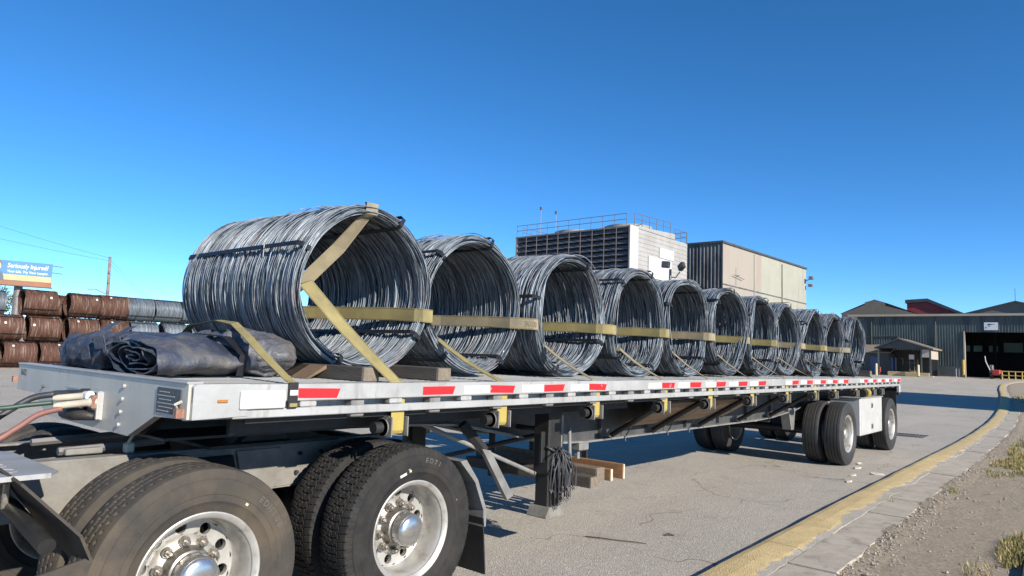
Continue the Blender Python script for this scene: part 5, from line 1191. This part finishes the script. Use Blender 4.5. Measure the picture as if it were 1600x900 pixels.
# bands tying neighbouring coil walls together
for k in range(10):
    (xa, ya, za), (xb, yb, zb2) = COILS[k], COILS[k + 1]; zb_mid = 1.875 + .05 * min(k, 4) / 4; dzz = (za + zb2) / 2 * 0
    nm = 'printed with faded lettering' if k == 1 else ('yellow' if mats[k] == 'strap_yellow' else 'tan')
    t = thing('coil_band', 'webbing band pulling the %s and %s coils together, %s' % (ORD[k], ORD[k + 1], nm), 'strap', (xa, ya + RO, zb_mid), 'webbing bands between coils')
    Ra = math.sqrt(max(RI ** 2 - (zb_mid - za) ** 2, .1)) - .02; Rb = math.sqrt(max(RI ** 2 - (zb_mid - zb2) ** 2, .1)) - .02
    up = (0, 0, 1); x2 = max(xa, xb)
    P_ = [(xa - LC, ya + .10, zb_mid + .02), (xa - .75, ya + Ra * .72, zb_mid + .015), (xa - .25, ya + Ra * .93, zb_mid + .01), (xa - .02, ya + Ra, zb_mid), (xa + .035, ya + Ra + .035, zb_mid),
          (max(xa, xb - .0) + .04, (ya + yb) / 2, zb_mid - .004), (xb + .035, yb - Rb - .035, zb_mid - .008), (xb - .02, yb - Rb, zb_mid - .01), (xb - .5, yb - Rb + .03, zb_mid), (xb - LC, yb - .3, zb_mid)]
    wb_ = MB().ribbon(P_, [up] * len(P_), .098, .004).build('webbing', MT[mats[k]], t)
    for e_ in (-.043, .043): MB().ribbon([(q[0], q[1], q[2] + e_) for q in P_], [up] * len(P_), .007, .006).build('edge_stitch', MT['strap_edge'], wb_)
    if k == 1:
        v, f = text_mesh('KINEDYNE', .072, 'CENTER', bold=.001)
        a, b_ = Vector(P_[4]) + Vector((.003, 0, 0)), Vector(P_[6]) + Vector((.003, 0, 0)); mid = (Vector(P_[5])) ; 
        vs = []
        for (u, w_, _) in v:
            u = -u; w_ = -w_; L_ = .30
            tt = u / L_; c_ = mid + (b_ - mid) * max(tt, 0) + (mid - a) * min(tt, 0)
            vs.append((c_.x + .0045, c_.y, c_.z + w_))
        MB().add(vs, f).build('lettering', MT['strap_ink'], t)
# strap over the first coil's top, through its eye
xn, yc, zc = COILS[0]
t = thing('top_strap', 'dusty yellow strap over the top rim of the nearest coil', 'strap', (xn, yc, zc + RO), 'straps on the nearest coil')
a1 = math.radians(88); ro, ri = RO + .016, RI - .02
pt = lambda a, r, x: (x, yc + r * math.cos(a), zc + r * math.sin(a) * .985)
P_ = [(xn - .9, yc + .62, zc + .25), pt(math.radians(52), ro + .01, xn - .6), pt(math.radians(70), ro + .003, xn - .25), pt(a1, ro, xn - .02), pt(a1 + .03, ro - .01, xn + .025), pt(a1 + .05, ri + .01, xn + .03), pt(a1 + .10, ri - .015, xn - .02), (xn - .17, yc - .13, zc + .25), (xn - .33, 1.139, 2.048), (xn - .75, yc - .36, zc - .22), (xn - LC - .1, yc - .34, zc - .36)]
W_l = [(-.6, .3, -.3), (-.5, .7, -.5), (-.2, .9, -.3), (0, 1, 0), (0, 1, 0), (0, 1, 0), (0, 1, .1), (.3, .8, -.3), (.3, .8, -.3), (.2, .9, -.1), (.2, .9, .1)]
MB().ribbon(P_, W_l, .10, .004).build('webbing', MT['strap_tan'], t)
# spare roll of strap hanging over the tool box
sr = thing('strap_roll', 'spare roll of yellow strap hanging on the rail above the tool box', 'strap', (-.05, 12.09, 1.17), 'rolls of strap')
MB().tube([(-.05, 12.0, 1.155), (-.05, 12.05, 1.155)], .085, 22).tube([(-.05, 12.08, 1.155), (-.05, 12.15, 1.155)], .088, 22).build('rolled_webbing', MT['strap_bright'], sr, smooth=True, ang=50)
MB().tube([(-.05, 11.88, 1.155), (-.05, 12.16, 1.155)], .03, 12).tube([(-.05, 11.86, 1.155), (-.05, 11.99, 1.155)], .07, 16).build('spindle', MT['frame_black'], sr, smooth=True, ang=50)
# bundle of rubber cords on the landing leg
cb = thing('cord_bundle', 'bundle of black rubber tie cords hung on the landing leg', 'cords', (-.33, 3.28, .9), None)
for i in range(26):
    y = 3.30 + rnd.gauss(0, .05); x = -.345 + rnd.uniform(-.012, .05); top = .83 + rnd.gauss(0, .015); l = rnd.uniform(.26, .44); sp_ = rnd.gauss(0, .06)
    P_ = [(x - .02, 3.31 + rnd.gauss(0, .02), top), (x + .012, y + sp_ * .4, top - .05), (x + .015, y + sp_, top - l * .6), (x + .005, y + sp_ * 1.2, top - l), (x + .012, y + sp_ * 1.3 + .03, top - l - .02), (x + .01, y + sp_ + .06, top - l * .55), (x - .01, 3.32, top - .01)]
    MB().tube(P_, .0065, 6).build('cord', MT['hose_black'], cb, smooth=True)
    MB().tube([(x + .012, y + sp_ * 1.2, top - l + .01), (x + .02, y + sp_ * 1.2 + .015, top - l - .03), (x + .015, y + sp_ * 1.2 + .03, top - l - .005)], .0035, 5).build('hook', MT['rail_grey'], cb)
MB().tube([(-.37, 3.18, .86), (-.34, 3.25, .82), (-.33, 3.34, .83), (-.37, 3.42, .85)], .010, 6).build('cord', MT['hose_black'], cb, smooth=True)
# bungee cords and chain hooks hanging below the beam
for i, (y, lab) in enumerate(((5.05, 'thin rubber cord hooked from the deck boards to the beam, front one'), (6.0, 'thin rubber cord hooked to the beam where the two board bays meet'), (6.55, 'thin rubber cord hooked over the rear boards, farthest back'))):
    c = thing('tie_cord', lab, 'cord', (-.4, y, 1.0), 'rubber cords holding the stored boards')
    MB().tube([(-.18, y + .1, 1.19), (-.44, y + .04, 1.03), (-.66, y, .90), (-.715, y - .04, zb_(y) - .01)], .007, 6).build('cord', MT['hose_black'], c, smooth=True)
    MB().tube([(-.715, y - .04, zb_(y) + .01), (-.70, y - .05, zb_(y) - .045), (-.72, y - .02, zb_(y) - .05)], .006, 5).build('hook', MT['frame_black'], c)
# ---- tarpaulins at the trailer nose
def fbm(p, sc, oct_=4):
    s_, a = 0, 1.0; q = Vector(p) * sc
    for _ in range(oct_): s_ += a * mnoise.noise(q); q = q * 2.1; a *= .5
    return s_
def ridge(p, sc): return 1 - abs(mnoise.noise(Vector(p) * sc)) * 2.2
t1 = thing('rolled_tarp', 'dark blue rolled tarpaulin with its folded spiral end facing the trailer nose', 'tarpaulin', (-1.1, .5, DECK), 'tarpaulins on the trailer nose')
# rolled sheet: flattened spiral swept along Y
turns = 5.2; nS = 190; nY = 22; th_ = .007
def spiral(u):
    a = u * turns * 2 * PI + .6; r = .035 + .965 * u ** .9
    x = r * .43 * math.cos(a) * (1 + .05 * math.sin(u * 37)); z = r * .112 * math.sin(a) * (1 + .12 * math.sin(u * 53))
    return x, z
vs = []
for side in (1, -1):
    for i in range(nS):
        u = i / (nS - 1); x, z = spiral(u); x2, z2 = spiral(min(1, u + .002)); x1_, z1_ = spiral(max(0, u - .002)); tx, tz = x2 - x1_, z2 - z1_; l = math.hypot(tx, tz) or 1; nx, nz = tz / l, -tx / l
        for j in range(nY):
            v = j / (nY - 1); y = .08 + v * .62
            yy2 = y + .05 * mnoise.noise(Vector((x * 5, z * 9, u * 8))) * (1 - v) + (.03 * mnoise.noise(Vector((u * 30, 1, 1))) if j == 0 else 0)
            cx = -.93 - .16 * v + .03 * math.sin(2 * y); w = .012 * fbm((x * 3, y * 4, z * 6), 2.4, 3) + (.035 * fbm((x + 3, y * 1.7, z), 2.6, 3) if u > .75 else 0)
            hgt = 1.0 - .12 * v + .10 * mnoise.noise(Vector((y * 2.2, x * 1.5, 0)))
            zz = DECK + .112 + z * hgt + w - .05 * (x + .1)
            vs.append((cx + x + nx * side * th_ / 2 + w * .6, yy2, max(zz + nz * side * th_ / 2, DECK + .006 + .001 * (side > 0))))
idx = lambda s_, i, j: (0 if s_ > 0 else nS * nY) + i * nY + j
fs = [(idx(1, i, j), idx(1, i + 1, j), idx(1, i + 1, j + 1), idx(1, i, j + 1)) for i in range(nS - 1) for j in range(nY - 1)] + [(idx(-1, i, j), idx(-1, i, j + 1), idx(-1, i + 1, j + 1), idx(-1, i + 1, j)) for i in range(nS - 1) for j in range(nY - 1)]
for j in (0, nY - 1): fs += [(idx(1, i, j), idx(-1, i, j), idx(-1, i + 1, j), idx(1, i + 1, j)) for i in range(nS - 1)]
fs += [(idx(1, nS - 1, j), idx(-1, nS - 1, j), idx(-1, nS - 1, j + 1), idx(1, nS - 1, j + 1)) for j in range(nY - 1)]
MB().add(vs, fs).build('rolled_sheet', MT['tarp'], t1, smooth=True, ang=50, fixn=True)
# crumpled part at the left, and fold lying over the top
def lump(par, name, c, r, m, sc, amp, rg, seed, nu=72, nv=44, pinch=None, p=2.6, flat=.0):
    def fn(u, v):
        a = 2 * PI * u; b = -PI / 2 + PI * v
        cs = lambda q, e: math.copysign(abs(q) ** (2 / e), q)
        d = Vector((cs(math.cos(b), p) * cs(math.cos(a), p), cs(math.cos(b), p) * cs(math.sin(a), p), cs(math.sin(b), p)))
        q = Vector((d.x * r[0], d.y * r[1], d.z * r[2])); s3 = Vector((seed * 3.1, seed * 1.7, seed))
        rd = max(0, ridge((q.x * 1.5 + s3.x, q.y * .9 + s3.y, q.z * .7 + s3.z), sc * 1.2)); rd2 = max(0, ridge((q.x * 1.2 + q.z * .8 + s3.x, q.y + s3.y, q.z * 1.1 - q.x * .5 + s3.z), sc * 2.9))
        f = 1 + amp * fbm((q.x + s3.x, q.y * 1.2 + s3.y, q.z + s3.z), sc, 4) + rg * (rd * rd - .35) + rg * .25 * (rd2 * rd2 - .35)
        if pinch: f *= 1 - pinch[1] * math.exp(-((d.x * r[0] - pinch[0]) / pinch[2]) ** 2)
        return (c[0] + q.x * (1 + (f - 1) * .55), c[1] + q.y * f, max(c[2] + q.z * f, DECK + .005 + flat))
    return MB().grid(fn, nu, nv, cu=True).build(name, m, par, smooth=True)
lump(t1, 'crumpled_end', (-2.0, .36, DECK + .10), (.38, .26, .125), MT['tarp'], 3.4, .22, .26, 4, nu=150, nv=84, p=2.3)
lump(t1, 'top_fold', (-1.46, .40, DECK + .15), (.30, .24, .09), MT['tarp'], 3.2, .22, .24, 7, nu=130, nv=70, p=2.3)
# webbing tabs with eyelet at the left end
for (x, z0, z1_, yy, tw_) in ((-1.60, DECK + .07, DECK + .24, .10, .085), (-1.47, DECK + .14, DECK + .29, .13, .11), (-1.32, DECK + .17, DECK + .27, .17, .08)):
    b = MB().ribbon([(x, yy + .05, z1_ + .01), (x + .01, yy, z1_ - .02), (x - .02, yy - .035, (z0 + z1_) / 2), (x - .01, yy - .02, z0)], [(1, .2, .1)] * 4, tw_, .006).build('hem_flap', MT['tarp'], t1)
    MB().lathe([(-.004, .008), (-.004, .018), (.004, .018), (.004, .008), (-.004, .008)], 14).build('grommet', MT['nut_metal'], b).matrix_local = Matrix.Translation((x - .02 - OFF[t1.name][0], yy - .042 - OFF[t1.name][1], (z0 + z1_) / 2 - OFF[t1.name][2])) @ Matrix.Rotation(PI / 2, 4, 'Z')
b = MB().ribbon([(-1.85, .56, DECK + .18), (-1.2, .58, DECK + .255), (-.85, .58, DECK + .24), (-.62, .575, DECK + .135), (-.64, .57, DECK + .015)], [(0, 1, 0)] * 5, .05, .006)
b.build('rubber_strap', MT['band_black'], t1)
t2 = thing('tarp_bundle', 'dusty grey blue tarpaulin bundle bulging against the first coil', 'tarpaulin', (-1.25, .86, DECK), 'tarpaulins on the trailer nose')
lump(t2, 'bundle', (-1.22, .80, DECK + .13), (.64, .26, .165), MT['tarp_dusty'], 3.0, .12, .13, 2, nu=150, nv=80, p=2.3)
ts = thing('tarp_strap', 'narrow yellow strap holding the tarpaulins down to the side rail', 'strap', (-.02, .51, DECK), None)
P_ = [(-.004, .512, DECK + .012), (-.05, .52, DECK + .022), (-.42, .575, DECK + .15), (-.62, .60, DECK + .235), (-.90, .65, DECK + .325), (-1.25, .72, DECK + .35), (-1.75, .78, DECK + .32), (-2.05, .82, DECK + .2), (-2.5, .85, DECK + .03)]
MB().ribbon(P_, [(0, 1, 0), (0, 1, 0), (0, 1, .2), (0, 1, .3), (0, 1, .3), (0, 1, .1), (0, 1, 0), (0, 1, 0), (0, 1, 0)], .05, .004).build('webbing', MT['strap_yellow'], ts)
